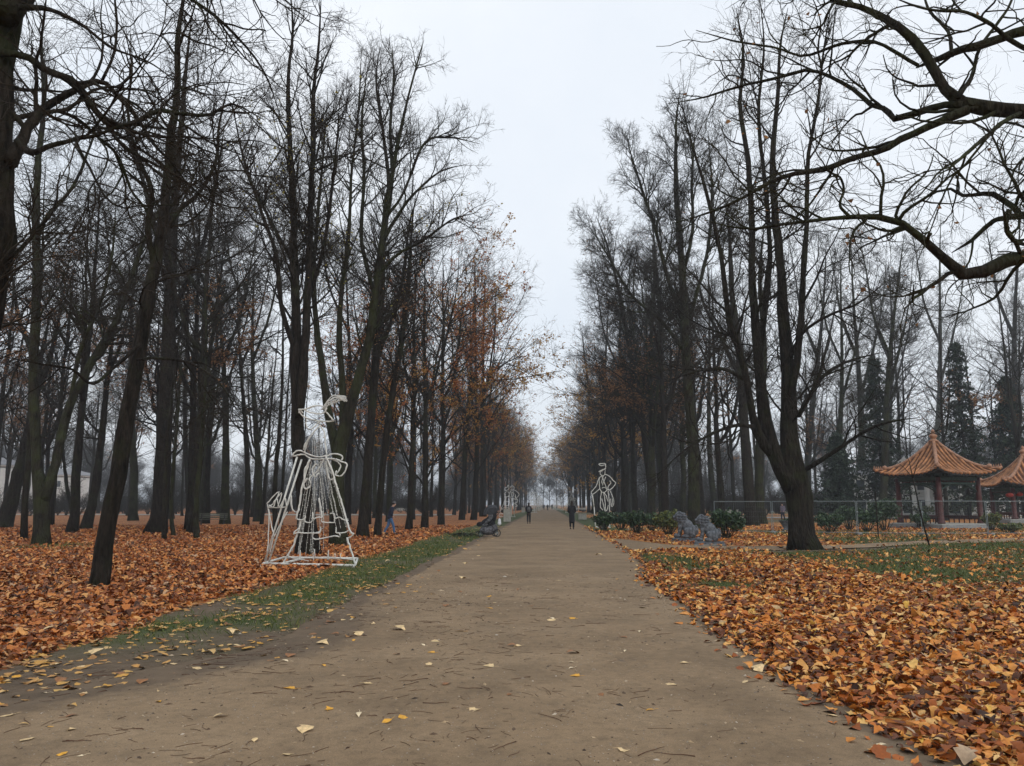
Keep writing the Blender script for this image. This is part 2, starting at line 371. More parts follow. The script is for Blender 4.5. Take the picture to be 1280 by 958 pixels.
# path sheets
def strip_mesh(ys, xl, xr, z, nxs=9, zc=0.03):
    u = np.linspace(0, 1, nxs); X = xl[:, None] * (1 - u) + xr[:, None] * u; Yv = np.repeat(ys[:, None], nxs, 1)
    Zv = z + zc * (1 - (2 * u - 1) ** 2)[None, :] * np.ones_like(X)
    ny, nx = X.shape; i, j = np.meshgrid(np.arange(ny - 1), np.arange(nx - 1), indexing='ij')
    Q = np.stack([i * nx + j, i * nx + j + 1, (i + 1) * nx + j + 1, (i + 1) * nx + j], -1).reshape(-1, 4)
    return np.stack([X.ravel(), Yv.ravel(), Zv.ravel()], -1), Q
m, nt, b = newmat('trodden_earth'); v = objco(nt)
base = ramp(nt, noise(nt, 0.45, 6, 0.6, v), [(0.30, (0.190, 0.128, 0.072)), (0.5, (0.244, 0.167, 0.096)), (0.72, (0.292, 0.206, 0.123))])
grit = ramp(nt, noise(nt, 120, 3, 0.8, v), [(0.32, (0.62,) * 3), (0.5, (1.0,) * 3), (0.72, (1.30,) * 3)])
c = mix(nt, 1.0, base, grit, 'MULTIPLY')
mid = ramp(nt, noise(nt, 11, 6, 0.75, v), [(0.33, (0.74,) * 3), (0.5, (1.0,) * 3), (0.7, (1.13,) * 3)])
c = mix(nt, 1.0, c, mid, 'MULTIPLY')
vo = N(nt, 'ShaderNodeTexVoronoi', Scale=48); nt.links.new(v, vo.inputs['Vector'])
sx = nt.nodes.new('ShaderNodeSeparateColor'); nt.links.new(vo.outputs['Color'], sx.inputs[0])
pb = N(nt, 'ShaderNodeMath', operation='GREATER_THAN'); pb.inputs[1].default_value = 0.90; nt.links.new(sx.outputs[0], pb.inputs[0])
near = N(nt, 'ShaderNodeMath', operation='LESS_THAN'); near.inputs[1].default_value = 0.28; nt.links.new(vo.outputs['Distance'], near.inputs[0])
pm = N(nt, 'ShaderNodeMath', operation='MULTIPLY'); nt.links.new(pb.outputs[0], pm.inputs[0]); nt.links.new(near.outputs[0], pm.inputs[1])
c = mix(nt, pm.outputs[0], c, ramp(nt, sx.outputs[1], [(0.0, (0.05, 0.04, 0.035)), (0.6, (0.26, 0.23, 0.19)), (1.0, (0.42, 0.38, 0.33))]))
at_ = nt.nodes.new('ShaderNodeAttribute'); at_.attribute_name = 'soft'
sm_ = N(nt, 'ShaderNodeMath', operation='MULTIPLY_ADD'); nt.links.new(at_.outputs['Fac'], sm_.inputs[0]); sm_.inputs[1].default_value = 1.5; nt.links.new(noise(nt, 5, 7, 0.7, v), sm_.inputs[2])
soil = ramp(nt, noise(nt, 3, 8, 0.65, v), [(0.3, (0.080, 0.055, 0.034)), (0.7, (0.150, 0.106, 0.068))])
c = mix(nt, ramp(nt, sm_.outputs[0], [(0.62, (0,) * 3), (1.75, (0.85,) * 3)]), c, soil)
wet = ramp(nt, noise(nt, 1.1, 5, 0.6, v), [(0.36, (0.80,) * 3), (0.55, (1.0,) * 3)]); c = mix(nt, 1.0, c, wet, 'MULTIPLY')
nt.links.new(c, b.inputs['Base Color']); b.inputs['Roughness'].default_value = 0.9
bump(nt, b, mix(nt, 0.6, noise(nt, 60, 5, 0.75, v), noise(nt, 7, 5, 0.6, v)), 0.55, 0.012)
M['path'] = m
ys = np.concatenate([np.arange(-8, 60, 0.2), np.arange(60, 520, 2.0)])
V, Q = strip_mesh(ys, x_left(ys), x_right(ys), 0.006, 45)
U_ = np.tile(np.linspace(0, 1, 45), len(ys)); wid_ = np.repeat(x_right(ys) - x_left(ys), 45)
soft = np.maximum(0.75 * sstep(1.4, 0.0, U_ * wid_) * sstep(16, 8, V[:, 1]), np.maximum(sstep(0.45, 0.0, U_ * wid_), sstep(0.28, 0.0, (1 - U_) * wid_)))
tag(link('main_path', mesh_np('main_path', V, Q, None, True, {'soft': soft}), M['path']), kind='structure')

xs = np.linspace(2.2, 60, 180)
lo_, hi_ = side_lo(xs) + 0.12 * np.sin(xs * 1.9), side_hi(xs) + 0.12 * np.sin(xs * 2.3 + 1)
V, Q = strip_mesh(xs, lo_, hi_, 0.002, 7, 0.006); V = V[:, [1, 0, 2]]; Q = Q[:, ::-1]
tag(link('side_path', mesh_np('side_path', V, Q, None, True), M['path']), kind='structure')
# pale crossing road far among the trees on both sides
ys2 = np.array([118.0, 132.0]); 
for nm, xa, xb, y0, y1 in (('far_road', -190, -14, 116, 130), ('crossing_road', 14, 160, 92, 101)):
    xs = np.linspace(xa, xb, 40); V, Q = strip_mesh(xs, y0 + 1.5 * np.sin(xs * 0.05), y1 + 1.5 * np.sin(xs * 0.05), 0.07, 4, 0.0)
    V = V[:, [1, 0, 2]]; Q = Q[:, ::-1]
    tag(link(nm, mesh_np(nm, V, Q, None, True), simple(nm + '_gravel', (0.34, 0.31, 0.27), 0.15, 2)), kind='structure')

# ------------------------------------------------------------------ leaf geometry
def leaf_shapes(n, size, rng, detail=True):
    """n leaves as (n, nv, 3) local verts + faces"""
    if detail:
        rows = np.array([0, .12, .27, .42, .56, .70, .85, 1.0]); w = np.array([0.03, 0.26, 0.44, 0.36, 0.40, 0.24, 0.13, 0.004])
    else:
        rows = np.linspace(0, 1, 4); w = np.array([0.06, 0.42, 0.38, 0.03])
    K = len(rows)
    L = size * (0.45 + 0.95 * rng.uniform(0, 1, (n, 1)) ** 0.8); wid = rng.uniform(0.5, 1.0, (n, 1)); curl = rng.normal(0, 0.6, (n, 1)); fold = rng.uniform(-0.3, 1.0, (n, 1)) * rng.choice([1, 1, -.6], (n, 1)); L = L * np.clip(np.exp(rng.normal(0, .16, (n, 1))), .7, 1.25); tw = rng.normal(0, .4, (n, 1))
    s = rows[None, :]
    yy = (s - 0.5) * L; zz = curl * L * ((s - 0.5) ** 2 - 0.08) * 1.6
    jw = rng.uniform(0.75, 1.25, (n, K)); jr = rng.uniform(0.75, 1.25, (n, K))
    hw = w[None, :] * L * wid
    side = fold * hw * 0.55
    bend = rng.normal(0, 0.12, (n, 1)) * L * np.sin(s * 3.1)
    Lp = np.stack([-hw * jw + bend, yy, zz + side + tw * hw * (s - .5)], -1); C = np.stack([bend + 0 * yy, yy, zz], -1); Rp = np.stack([hw * jr + bend, yy, zz + side - tw * hw * (s - .5)], -1)
    V = np.stack([Lp, C, Rp], 2).reshape(n, K * 3, 3)
    f = []
    for k in range(K - 1):
        for c_ in range(2): a = k * 3 + c_; f.append([a, a + 1, a + 4, a + 3])
    return V, np.array(f)
def scatter_leaves(pos, size, rng, tilt=0.45, detail=True, zlift=1.0):
    n = len(pos); V, f = leaf_shapes(n, size, rng, detail); V[..., 2] *= zlift
    a = rng.uniform(0, 2 * np.pi, n); tx = rng.normal(0, tilt, n); ty = rng.normal(0, tilt, n)
    ca, sa = np.cos(a), np.sin(a); cx, sx = np.cos(tx), np.sin(tx); cy, sy = np.cos(ty), np.sin(ty)
    x, y, z = V[..., 0], V[..., 1], V[..., 2]
    y, z = y * cx[:, None] - z * sx[:, None], y * sx[:, None] + z * cx[:, None]
    x, z = x * cy[:, None] + z * sy[:, None], -x * sy[:, None] + z * cy[:, None]
    x, y = x * ca[:, None] - y * sa[:, None], x * sa[:, None] + y * ca[:, None]
    z = z - z.min(1, keepdims=True) * 0.8
    V = np.stack([x, y, z], -1) + pos[:, None, :]
    nv = V.shape[1]
    Q = (np.arange(n)[:, None, None] * nv + f[None]).reshape(-1, 4)
    return V.reshape(-1, 3), Q
def band_points(y0, y1, dens, rng, xmargin=3.5, left=None):
    area = (y1 - y0) * (1.36 * (y0 + y1) / 2 + 2 * xmargin); n = int(area * dens)
    u = rng.uniform(0, 1, n); y = y0 + (y1 - y0) * u
    x = rng.uniform(-1, 1, n) * (0.69 * y1 + xmargin); x = x - 0.044 * y
    keep = np.abs(x + 0.044 * y) < 0.69 * y + xmargin
    x, y = x[keep], y[keep]
    return x, y
def pathz(x, y):
    u = (x - x_left(y)) / (x_right(y) - x_left(y)); u = np.clip(u, 0, 1); return 0.006 + 0.03 * (1 - (2 * u - 1) ** 2)
parts = {'leaf_l': [], 'leaf_r': [], 'leaf_pale': []}
for (y0, y1, dens, size, tl, zl, det) in ((1.5, 6, 620, 0.094, 0.22, 0.04, True), (6, 11, 470, 0.096, 0.24, 0.035, True), (11, 18, 250, 0.108, 0.25, 0.035, False), (18, 30, 140, 0.112, 0.30, 0.035, False), (30, 60, 46, 0.135, 0.3, 0.035, False)):
    x, y = band_points(y0, y1, dens, RNG)
    l, g, on = masks(x, y)
    sid_ = on & (x > 6); p = np.where(on & ~sid_, 0.0, l ** 1.35) * (0.62 + 0.38 * sstep(0.28, 0.5, fbm(x, y, 0.7, 41)))
    # thin fringe of leaves onto the path
    dr = x_right(y) - x; fr = on & (dr > 0) & (dr < 0.5) & (x > 0); p = np.where(fr, np.clip(1.5 * np.exp(-dr / 0.11), 0, .95) + 0.003, p)
    dl = x - x_left(y); fl = on & (dl > 0) & (dl < 0.9) & (x < 0); p = np.where(fl, 0.05 * np.exp(-dl / 0.6), p); p = np.where(on & (x < -2.9) & (y < 10), 0.11 * sstep(-2.9, -4.6, x) * (0.3 + 1.4 * (fbm(x, y, .8, 71) > .5)), p)
    k = RNG.uniform(0, 1, len(x)) < p
    x, y, l = x[k], y[k], l[k]
    on_ = on[k]; z = RNG.uniform(0, 1, len(x)) ** 1.5 * zl * np.clip(l, 0, 1) ** 2 + np.where(on_, pathz(x, y) - 0.002, 0.004 + 0.012 * np.clip(l, 0, 1))
    for key, sel, tl2 in (('leaf_l', (x < 0) & (l > .5) & ~on_, tl), ('leaf_pale', (x < 0) & ((l <= .5) | on_), .10), ('leaf_r', x >= 0, tl)):
        V, Q = scatter_leaves(np.stack([x[sel], y[sel], z[sel]], -1), size, RNG, tl2, det, 0.4 if key == 'leaf_pale' else 1.0)
        parts[key].append((V, Q))
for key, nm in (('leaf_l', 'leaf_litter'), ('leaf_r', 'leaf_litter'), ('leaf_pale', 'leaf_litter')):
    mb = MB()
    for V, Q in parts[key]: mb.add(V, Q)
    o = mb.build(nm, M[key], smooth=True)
    tag(o, 'pale straw coloured leaves strewn over the bare verge and grass strip left of the path' if key == 'leaf_pale' else 'thick russet leaf litter covering the woodland floor left of the path' if key == 'leaf_l' else 'loose orange and tan leaf litter covering the lawn right of the path', 'fallen leaves', kind='stuff')
# grass blades
def grass_pts(y0, y1, dens):
    x, y = band_points(y0, y1, dens, RNG, 2.0); l, g, on = masks(x, y)
    k = (RNG.uniform(0, 1, len(x)) < g ** 1.3) & ~on; return x[k], y[k]
gp = [grass_pts(*a) for a in ((2, 10, 500), (10, 20, 420), (20, 34, 170), (34, 50, 50))]
mb = MB()
for (x, y), h, wd in zip(gp, (0.055, 0.065, 0.085, 0.11), (0.004, 0.006, 0.010, 0.018)):
    n = len(x); a = RNG.uniform(0, 6.28, n); H = h * RNG.uniform(0.5, 1.4, n); ln = RNG.normal(0, 0.5, (n, 2)) * H[:, None]
    dx, dy = np.cos(a) * wd, np.sin(a) * wd; b0 = np.stack([x, y, np.full(n, 0.0)], -1)
    V = np.stack([b0 - np.stack([dx, dy, 0 * x], -1), b0 + np.stack([dx, dy, 0 * x], -1), b0 + np.stack([dx * .5 + ln[:, 0] * .4, dy * .5 + ln[:, 1] * .4, H * .6], -1), b0 + np.stack([ln[:, 0], ln[:, 1], H], -1)], 1)
    T = (np.arange(n)[:, None, None] * 4 + np.array([[0, 1, 2], [0, 2, 3]])[None]).reshape(-1, 3)
    mb.add(V.reshape(-1, 3), None, T)
tag(mb.build('grass', M['grass']), 'short green grass growing along the path edge and in the lawn', 'grass', kind='stuff')

# crumbs, grit and trodden leaf bits on the path
r = np.random.default_rng(55); n = 26000; y = 2.6 + 16 * r.uniform(0, 1, n) ** 1.7; xl_, xr_ = x_left(y), x_right(y); x = xl_ - .8 + (xr_ - xl_ + .8) * r.uniform(0, 1, n)
kk = r.uniform(0, 1, n) < 0.25 + 0.9 * sstep(.42, .62, fbm(x, y, .9, 44)); x, y = x[kk], y[kk]; n = len(x)
sz = 0.0028 * np.exp(r.normal(0, .55, n)) * (1 + y * .05); a = r.uniform(0, 6.28, n); el = r.uniform(.6, 3.0, n)
ca, sa = np.cos(a), np.sin(a); zb = np.where(x > x_left(y), pathz(x, y), .002)
base = np.array([[1, 0, 0], [0, 1, 0], [-1, 0, 0], [0, -1, 0], [0.1, 0.1, 1.0]])
lx = base[None, :, 0] * (sz * el)[:, None]; ly = base[None, :, 1] * sz[:, None]; V = np.stack([x[:, None] + lx * ca[:, None] - ly * sa[:, None], y[:, None] + lx * sa[:, None] + ly * ca[:, None], zb[:, None] - .001 + base[None, :, 2] * sz[:, None] * .8], -1).reshape(-1, 3)
T = (np.arange(n)[:, None, None] * 5 + np.array([[0, 1, 4], [1, 2, 4], [2, 3, 4], [3, 0, 4]])[None]).reshape(-1, 3)
M['grit'] = leafmat('grit', [(0.0, (0.03, 0.022, 0.016)), (0.4, (0.10, 0.06, 0.035)), (0.7, (0.22, 0.17, 0.12)), (0.9, (0.42, 0.30, 0.17)), (1.0, (0.5, 0.45, 0.38))])
tag(link('path_grit', mesh_np('path_grit', V, None, T, False), M['grit']), 'grit, crumbs and trodden leaf bits scattered over the bare path', 'grit', kind='stuff')
# individual leaves and twigs on the path
leaf_protos = []
for q in range(10):
    V, f = leaf_shapes(1, 0.105, np.random.default_rng(300 + q), True); V = V[0]; V[:, 2] *= 0.45; V[:, 2] -= V[:, 2].min()
    st = MB(); st.add(V, f); st.tube([(0, V[0][1] + 0.004, V[1][2]), (0.004, V[0][1] - 0.02, 0.006), (0.01, V[0][1] - 0.04, 0.003)], 0.0012, 3)
    me = mesh_np('fallen_leaf', np.concatenate(st.v), np.concatenate(st.q), None if not st.t else np.concatenate(st.t), True); leaf_protos.append(me)
known = [(505, 903), (483, 910), (610, 838), (318, 933), (276, 902), (408, 893), (380, 920), (200, 882), (197, 868), (753, 873), (838, 860), (855, 832), (718, 850), (714, 833), (716, 821), (595, 893), (945, 840), (812, 893), (735, 800), (667, 761), (545, 805), (460, 860), (360, 866), (355, 830), (362, 823), (280, 837), (405, 807), (403, 836), (920, 818), (560, 861), (930, 855), (1040, 897), (1072, 890), (1102, 935), (75, 855), (70, 835), (120, 820), (150, 815), (55, 868), (90, 900), (30, 930), (105, 870), (20, 850), (40, 810), (150, 845), (85, 918), (60, 790), (160, 830), (230, 800), (245, 806), (8, 898), (100, 838), (575, 793), (800, 793), (640, 812), (690, 780), (500, 790), (870, 775), (905, 800), (770, 740), (700, 728), (620, 735), (540, 745)]
lfc = ['leaf_straw', 'leaf_straw', 'leaf_amber', 'leaf_cream', 'leaf_brown']
LL = {'leaf_straw': 'straw coloured dry leaf lying loose on the bare earth path', 'leaf_amber': 'bright amber yellow leaf lying loose on the bare earth path', 'leaf_cream': 'pale cream curled leaf lying loose on the bare earth path', 'leaf_brown': 'dark brown withered leaf lying loose on the bare earth path'}
lp_cache = {}
spots = [G(*k)[:2] for k in known]
r = np.random.default_rng(5)
while len(spots) < 150:
    y = r.uniform(3.8, 26); xl, xr = float(x_left(y)), float(x_right(y)); x = xl - 1.4 + (xr - xl + 1.2) * r.uniform(0, 1) ** 1.5
    if y > 12 and r.uniform() < .5: continue
    spots.append(np.array([x, y]))
for q, (x, y) in enumerate(spots):
    mk = 'leaf_amber' if q in (0, 1, 5, 7) else lfc[q % 5] if q > 8 else 'leaf_straw'
    pm_ = leaf_protos[(q * 7) % 10]; key = (mk, pm_.name)
    if key not in lp_cache:
        me = pm_.copy(); me.materials.append(M[mk]); lp_cache[key] = me
    o = bpy.data.objects.new('fallen_leaf', lp_cache[key]); COL.objects.link(o)
    s = r.uniform(0.8, 1.35) * (1.0 if y < 10 else 1.15); o.scale = (s, s, s)
    zz = float(pathz(x, y)) if x > x_left(y) else 0.03
    o.location = (x, y, zz + 0.002); o.rotation_euler = (r.normal(0, .08), r.normal(0, .12), r.uniform(0, 6.28))
    tag(o, LL[mk], 'leaf', 'loose leaves on the path, ' + mk.split('_')[1])
tw_protos = []
for q in range(9):
    rg = np.random.default_rng(70 + q); n = 7; L = 0.36
    p = np.zeros((n, 3)); d = 0.0
    for k in range(1, n): d += rg.normal(0, 0.2); p[k] = p[k - 1] + np.array([math.cos(d), math.sin(d), 0]) * L / n
    p[:, 2] = 0.004 + 0.003 * np.abs(np.sin(np.arange(n)))
    tb = MB(); tb.tube(p, np.linspace(0.0034, 0.0016, n), 4)
    if q % 3 == 0:
        b0 = p[3]; tb.tube([b0, b0 + [0.03, 0.025, 0.003], b0 + [0.055, 0.06, 0.0]], [0.0018, 0.0014, 0.001], 4)
    tw_protos.append(mesh_np('fallen_twig', np.concatenate(tb.v), np.concatenate(tb.q), np.concatenate(tb.t), True))
for me in tw_protos: me.materials.append(M['twigdrop'])
r = np.random.default_rng(15); ntw = 0
while ntw < 290:
    y = 3.3 + 13 * r.uniform() ** 2.4; xl, xr = float(x_left(y)), float(x_right(y)); x = xl - 0.3 + (xr - xl) * r.uniform() ** 1.35
    if fbm(np.array([x]), np.array([y]), 1.1, 33)[0] < 0.45 and r.uniform() < .7: continue
    o = bpy.data.objects.new('fallen_twig', tw_protos[ntw % 9]); COL.objects.link(o); s = 0.2 + 0.8 * r.uniform() ** 1.6; o.scale = (s, s, 1)
    o.location = (x, y, float(pathz(x, y)) + 0.001); o.rotation_euler = (0, 0, r.uniform(0, 6.28)); ntw += 1
    tag(o, 'thin dark broken twig lying flat on the bare earth path', 'twig', 'broken twigs on the path')

r = np.random.default_rng(19); n = 2600; y = 3.0 + 15 * r.uniform(0, 1, n) ** 2.0; x = x_left(y) - .3 + (x_right(y) - x_left(y) + .2) * r.uniform(0, 1, n) ** 1.3
kk = r.uniform(0, 1, n) < 0.15 + 0.85 * sstep(.46, .60, fbm(x, y, 1.1, 33)); x, y = x[kk], y[kk]; n = len(x)
P = np.zeros((n, 5, 3)); a = r.uniform(0, 6.28, n); L = r.uniform(.03, .16, n) * (1 + y * .03); P[:, 0] = np.stack([x, y, np.zeros(n)], -1)
for k in range(1, 5):
    a = a + r.normal(0, .28, n); P[:, k, 0] = P[:, k - 1, 0] + np.cos(a) * L / 4; P[:, k, 1] = P[:, k - 1, 1] + np.sin(a) * L / 4
P[..., 2] = pathz(P[..., 0], P[..., 1]) + .002
V, Qd, T = tubes(P, np.full((n, 5), .0016) * r.uniform(.7, 1.4, (n, 1)), 3)
tag(link('twig_litter', mesh_np('twig_litter', V, Qd, None, True), M['twigdrop']), 'fine reddish brown twig crumbs strewn over the bare path', 'twig litter', kind='stuff')
# ------------------------------------------------------------------ trees
DENS = 1.28
def grow(P, R, dens, t0, t1, a0, a1, lf, K, wob, trop, rr, rmin, rng, kmax=None, taper=0.88):
    Np, Kp, _ = P.shape
    plen = np.linalg.norm(np.diff(P, axis=1), axis=2).sum(1)
    cnt = np.maximum(1, rng.poisson(np.maximum(dens * DENS * plen, 0.3)))
    idx = np.repeat(np.arange(Np), cnt); n = len(idx)
    t = t0 + (t1 - t0) * rng.uniform(0, 1, n)
    f = t * (Kp - 1); i = np.minimum(f.astype(int), Kp - 2); u = (f - i)[:, None]
    pos = P[idx, i] * (1 - u) + P[idx, i + 1] * u; dr = nrm(P[idx, i + 1] - P[idx, i]); rad = R[idx, i] * (1 - u[:, 0]) + R[idx, i + 1] * u[:, 0]
    rv = rng.normal(0, 1, (n, 3)); pr = nrm(np.cross(dr, rv)); an = rng.uniform(a0, a1, n)[:, None]
    d = nrm(dr * np.cos(an) + pr * np.sin(an))
    L = lf(t, plen[idx], pos) * rng.uniform(0.6, 1.25, n)
    r0 = np.minimum(rad * rr, L * 0.0105 + rmin)
    out = np.empty((n, K, 3)); out[:, 0] = pos
    bias = rng.normal(0, wob * 0.5, (n, 3))
    for k in range(1, K):
        d = nrm(d + rng.normal(0, wob, (n, 3)) + bias * 0.4 + np.array([0, 0, trop]))
        out[:, k] = out[:, k - 1] + d * (L / (K - 1))[:, None]
    s = np.linspace(0, 1, K)[None]
    RR = r0[:, None] * (1 - taper * s) + rmin * 0.35
    return out, RR

def stem_mesh(stems, rng, flare=True, sides=14):
    mb = MB()
    for q, (P, R) in enumerate(stems):
        P = P.copy(); R = R.copy()
        V, Qd, T = tubes(P[None], R[None], sides if q == 0 else max(8, sides - 4), cap=True)
        nv = sides if q == 0 else max(8, sides - 4)
        # lumpy bark profile
        K = len(P); A = V.reshape(K, nv, 3); c = P[:, None, :]
        ang = np.arange(nv) / nv * 2 * np.pi; ph = rng.uniform(0, 6, 4)
        lump = 1 + 0.05 * np.sin(3 * ang + ph[0])[None] + 0.035 * np.sin(5 * ang + ph[1])[None] + 0.05 * np.sin(np.arange(K)[:, None] * 1.3 + ph[2] + 2 * ang[None])
        if q == 0 and flare:
            z = P[:, 2:3]; fl = np.exp(-np.maximum(z, 0) / 0.45)
            fk = min(1.0, R[0] / 0.45); lump = lump + fl * (0.42 + 0.22 * np.sin(5 * ang + ph[3])[None]) * fk
        V = (c + (A - c) * lump[..., None]).reshape(-1, 3)
        mb.add(V, Qd, T)
    return mb

def branches(stems, rng, cfg):
    """cfg: list of levels; returns list of (P,R) per level"""
    out = []; cur = stems
    for lv in cfg:
        Ps, Rs = [], []
        for (P, R) in cur:
            a = grow(P, R, lv['d'], lv.get('t0', 0.15), lv.get('t1', 0.98), lv['a'][0], lv['a'][1], lv['l'], lv['K'], lv['w'], lv['up'], lv.get('rr', 0.6), lv['r'], rng)
            Ps.append(a[0]); Rs.append(a[1])
        P = np.concatenate(Ps); R = np.concatenate(Rs); out.append((P, R)); cur = [(P, R)]
    return out

def make_tree(name, stems, cfg, rng, barkm, twigm, split=1, foliage=None, sides=14, flare=True, loc=(0, 0, 0), keep=None):
    """stems: list of (P (K,3), R (K)) in local metres. levels below split go into the trunk mesh"""
    root = empty(name, loc)
    mb = stem_mesh(stems, rng, flare, sides)
    lv = branches([(P[None], R[None]) for P, R in stems], rng, cfg)
    cr = MB()
    for q, (P, R) in enumerate(lv):
        if keep is not None:
            k = keep(P); P, R = P[k], R[k]
        sd = 7 if q == 0 else 5 if q == 1 else 3
        V, Qd, T = tubes(P, R, sd)
        (mb if q < split else cr).add(V, Qd)
    mb.build('trunk', barkm, root, smooth=True)
    if cr.v: cr.build('crown', twigm, root, smooth=True)
    if foliage:
        for (fm, nleaf, size, zone, nm) in foliage:
            P = lv[-1][0]; n = len(P)
            c0 = P[:, 0]; w = zone(c0, rng) if zone else np.ones(n)
            if w.sum() <= 0: continue
            idx = rng.choice(n, nleaf, p=w / w.sum()); kk = rng.integers(0, P.shape[1], nleaf)
            pos = P[idx, kk] + rng.normal(0, size * 0.6, (nleaf, 3))
            V, Qd = scatter_leaves(pos, size, rng, 0.9, False)
            me = mesh_np('foliage', V, Qd, None, True); link('foliage', me, M[fm], root)
    return root

def clump(scale, thr, seed, zlo=None, zhi=None):
    def z(c, rng):
        n = (vnoise(c[:, 0] + c[:, 2] * .7, c[:, 1] + c[:, 2] * .6, scale, seed) + vnoise(c[:, 0] - c[:, 2], c[:, 1] * 1.1 + 5, scale * .6, seed + 3)) / 2
        w = sstep(thr, thr + 0.15, n) + 0.03
        if zhi is not None: w = w * sstep(zhi + 2, zhi - 2, c[:, 2])
        if zlo is not None: w = w * sstep(zlo - 1, zlo + 1, c[:, 2])
        return w
    return z

def std_cfg(H, dense=1.0, fine=True, spread=1.0, rmin=0.0055, up=0.07, lo=0.29, n1=1.0, ang=(0.6, 1.2)):
    c = [dict(d=1.15 * n1, t0=lo, t1=0.985, a=ang, l=lambda t, pl, p: H * 0.34 * spread * np.sqrt(np.clip(1.14 - t, 0, 1)) * np.where(t < lo + 0.12, 0.75, 1) + 0.6, K=11, w=0.10, up=up, rr=0.5, r=0.012),
         dict(d=1.5 * dense, a=(0.45, 1.1), l=lambda t, pl, p: pl * 0.42 * (1.15 - 0.7 * t) + 0.25, K=7, w=0.13, up=up * 0.8, rr=0.55, r=0.008),
         dict(d=2.7 * dense, a=(0.45, 1.1), l=lambda t, pl, p: pl * 0.42 * (1.1 - 0.5 * t) + 0.22, K=5, w=0.14, up=0.04, rr=0.6, r=rmin)]
    if fine: c.append(dict(d=3.9 * dense, a=(0.5, 1.1), l=lambda t, pl, p: np.clip(pl * 0.42, 0.12, 0.7) + 0.08, K=4, w=0.16, up=0.03, rr=0.7, r=rmin * 0.8))
    return c

# ---- prototypes copied for the rows and the woods
def proto_stems(H, r0, rng, lean=0.03, forks=2, fork_t=0.3):
    K = 22; z = np.linspace(0, 1, K); wx = np.cumsum(rng.normal(0, 0.012 * H / 4, K)) * 0.5; wy = np.cumsum(rng.normal(0, 0.012 * H / 4, K)) * 0.5
    P = np.stack([wx + lean * H * z * rng.normal(0, 1), wy + lean * H * z * rng.normal(0, 1), z * H], -1); P[0, :2] = 0; P[:, :2] -= P[0, :2]
    R = r0 * 0.74 * (1 - z) ** 0.9 * 0.95 + 0.008
    st = [(P, R)]
    for q in range(forks):
        t = fork_t + rng.uniform(0, 0.18); i = int(t * (K - 1)); b = P[i]; a = rng.uniform(0, 6.28); s = np.linspace(0, 1, 16)
        L = H * (1 - t) * rng.uniform(0.75, 0.95); out = L * rng.uniform(0.16, 0.30)
        Pf = np.stack([b[0] + np.cos(a) * out * np.sqrt(s + 1e-6) + np.cumsum(rng.normal(0, .06, 16)), b[1] + np.sin(a) * out * np.sqrt(s + 1e-6) + np.cumsum(rng.normal(0, .06, 16)), b[2] + L * s], -1); Pf[0] = b
        st.append((Pf, R[i] * 0.68 * (1 - s) ** 0.9 + 0.008))
    return st
PROTO = {}
def add_proto(key, seed, H, r0, forks, cfg, barkm='bark', twigm='twig', fol=None, **kw):
    rg = np.random.default_rng(seed); st = proto_stems(H, r0, rg, forks=forks, **kw)
    PROTO[key] = (H, lambda: make_tree('autumn_tree' if fol and fol[0][1] > 3000 else 'bare_tree', st, cfg, rg, M[barkm], M[twigm], 1, fol, sides=10))
add_proto('a', 1, 24, 0.40, 2, std_cfg(24, 1.0, True, 1.1, 0.0075, up=0.02, ang=(0.6, 1.35)))
add_proto('b', 2, 25, 0.46, 3, std_cfg(25, 0.95, True, 0.9, 0.0075, up=0.10, ang=(0.5, 1.05)), 'bark_moss', fol=[('fol_dull', 1500, 0.10, clump(3, .5, 3, None, 15), 'foliage')])
add_proto('c', 3, 22, 0.34, 1, std_cfg(22, 1.0, True, 1.05, 0.0075, up=0.05), fol=[('fol_dull', 1900, 0.10, clump(3, .5, 3, None, 14), 'foliage')])
add_proto('d', 4, 23, 0.42, 2, std_cfg(23, 1.0, True, 1.15, 0.008, up=0.03, ang=(0.6, 1.2)), 'bark_brown', fol=[('fol_dull', 2800, 0.10, clump(3, .45, 4, None, 15), 'foliage')])
add_proto('e', 5, 18, 0.20, 0, std_cfg(18, 0.9, True, 0.9, 0.0075, lo=0.3, up=0.01, ang=(.7, 1.4)))
add_proto('rust', 6, 20, 0.34, 2, std_cfg(20, 1.0, True, 1.1, 0.008, up=0.02, ang=(0.7, 1.25), lo=0.12), fol=[('fol_rust', 5200, 0.115, clump(3.2, .42, 6), 'foliage')])
add_proto('gold', 7, 17, 0.28, 2, std_cfg(17, 1.0, True, 1.15, 0.008, up=0.0, ang=(0.7, 1.3), lo=0.12), fol=[('fol_gold', 5200, 0.115, clump(3, .42, 7), 'foliage')])
add_proto('mixed', 8, 21, 0.36, 2, std_cfg(21, 1.0, True, 1.1, 0.008, up=0.03, ang=(0.6, 1.2), lo=0.15), fol=[('fol_rust', 3200, 0.11, clump(3, .5, 8, None, 16), 'foliage'), ('fol_gold', 1500, 0.11, clump(2.5, .55, 12, None, 10), 'foliage')])
add_proto('f', 9, 26, 0.40, 3, std_cfg(26, 0.9, False, 1.0, 0.010, up=0.03, ang=(.6, 1.3)))
add_proto('g', 10, 23, 0.32, 1, std_cfg(23, 0.9, False, 1.0, 0.010, up=0.06), fol=[('fol_dull', 500, 0.16, clump(3, .5, 10, None, 14), 'foliage')])
proto_obj = {}
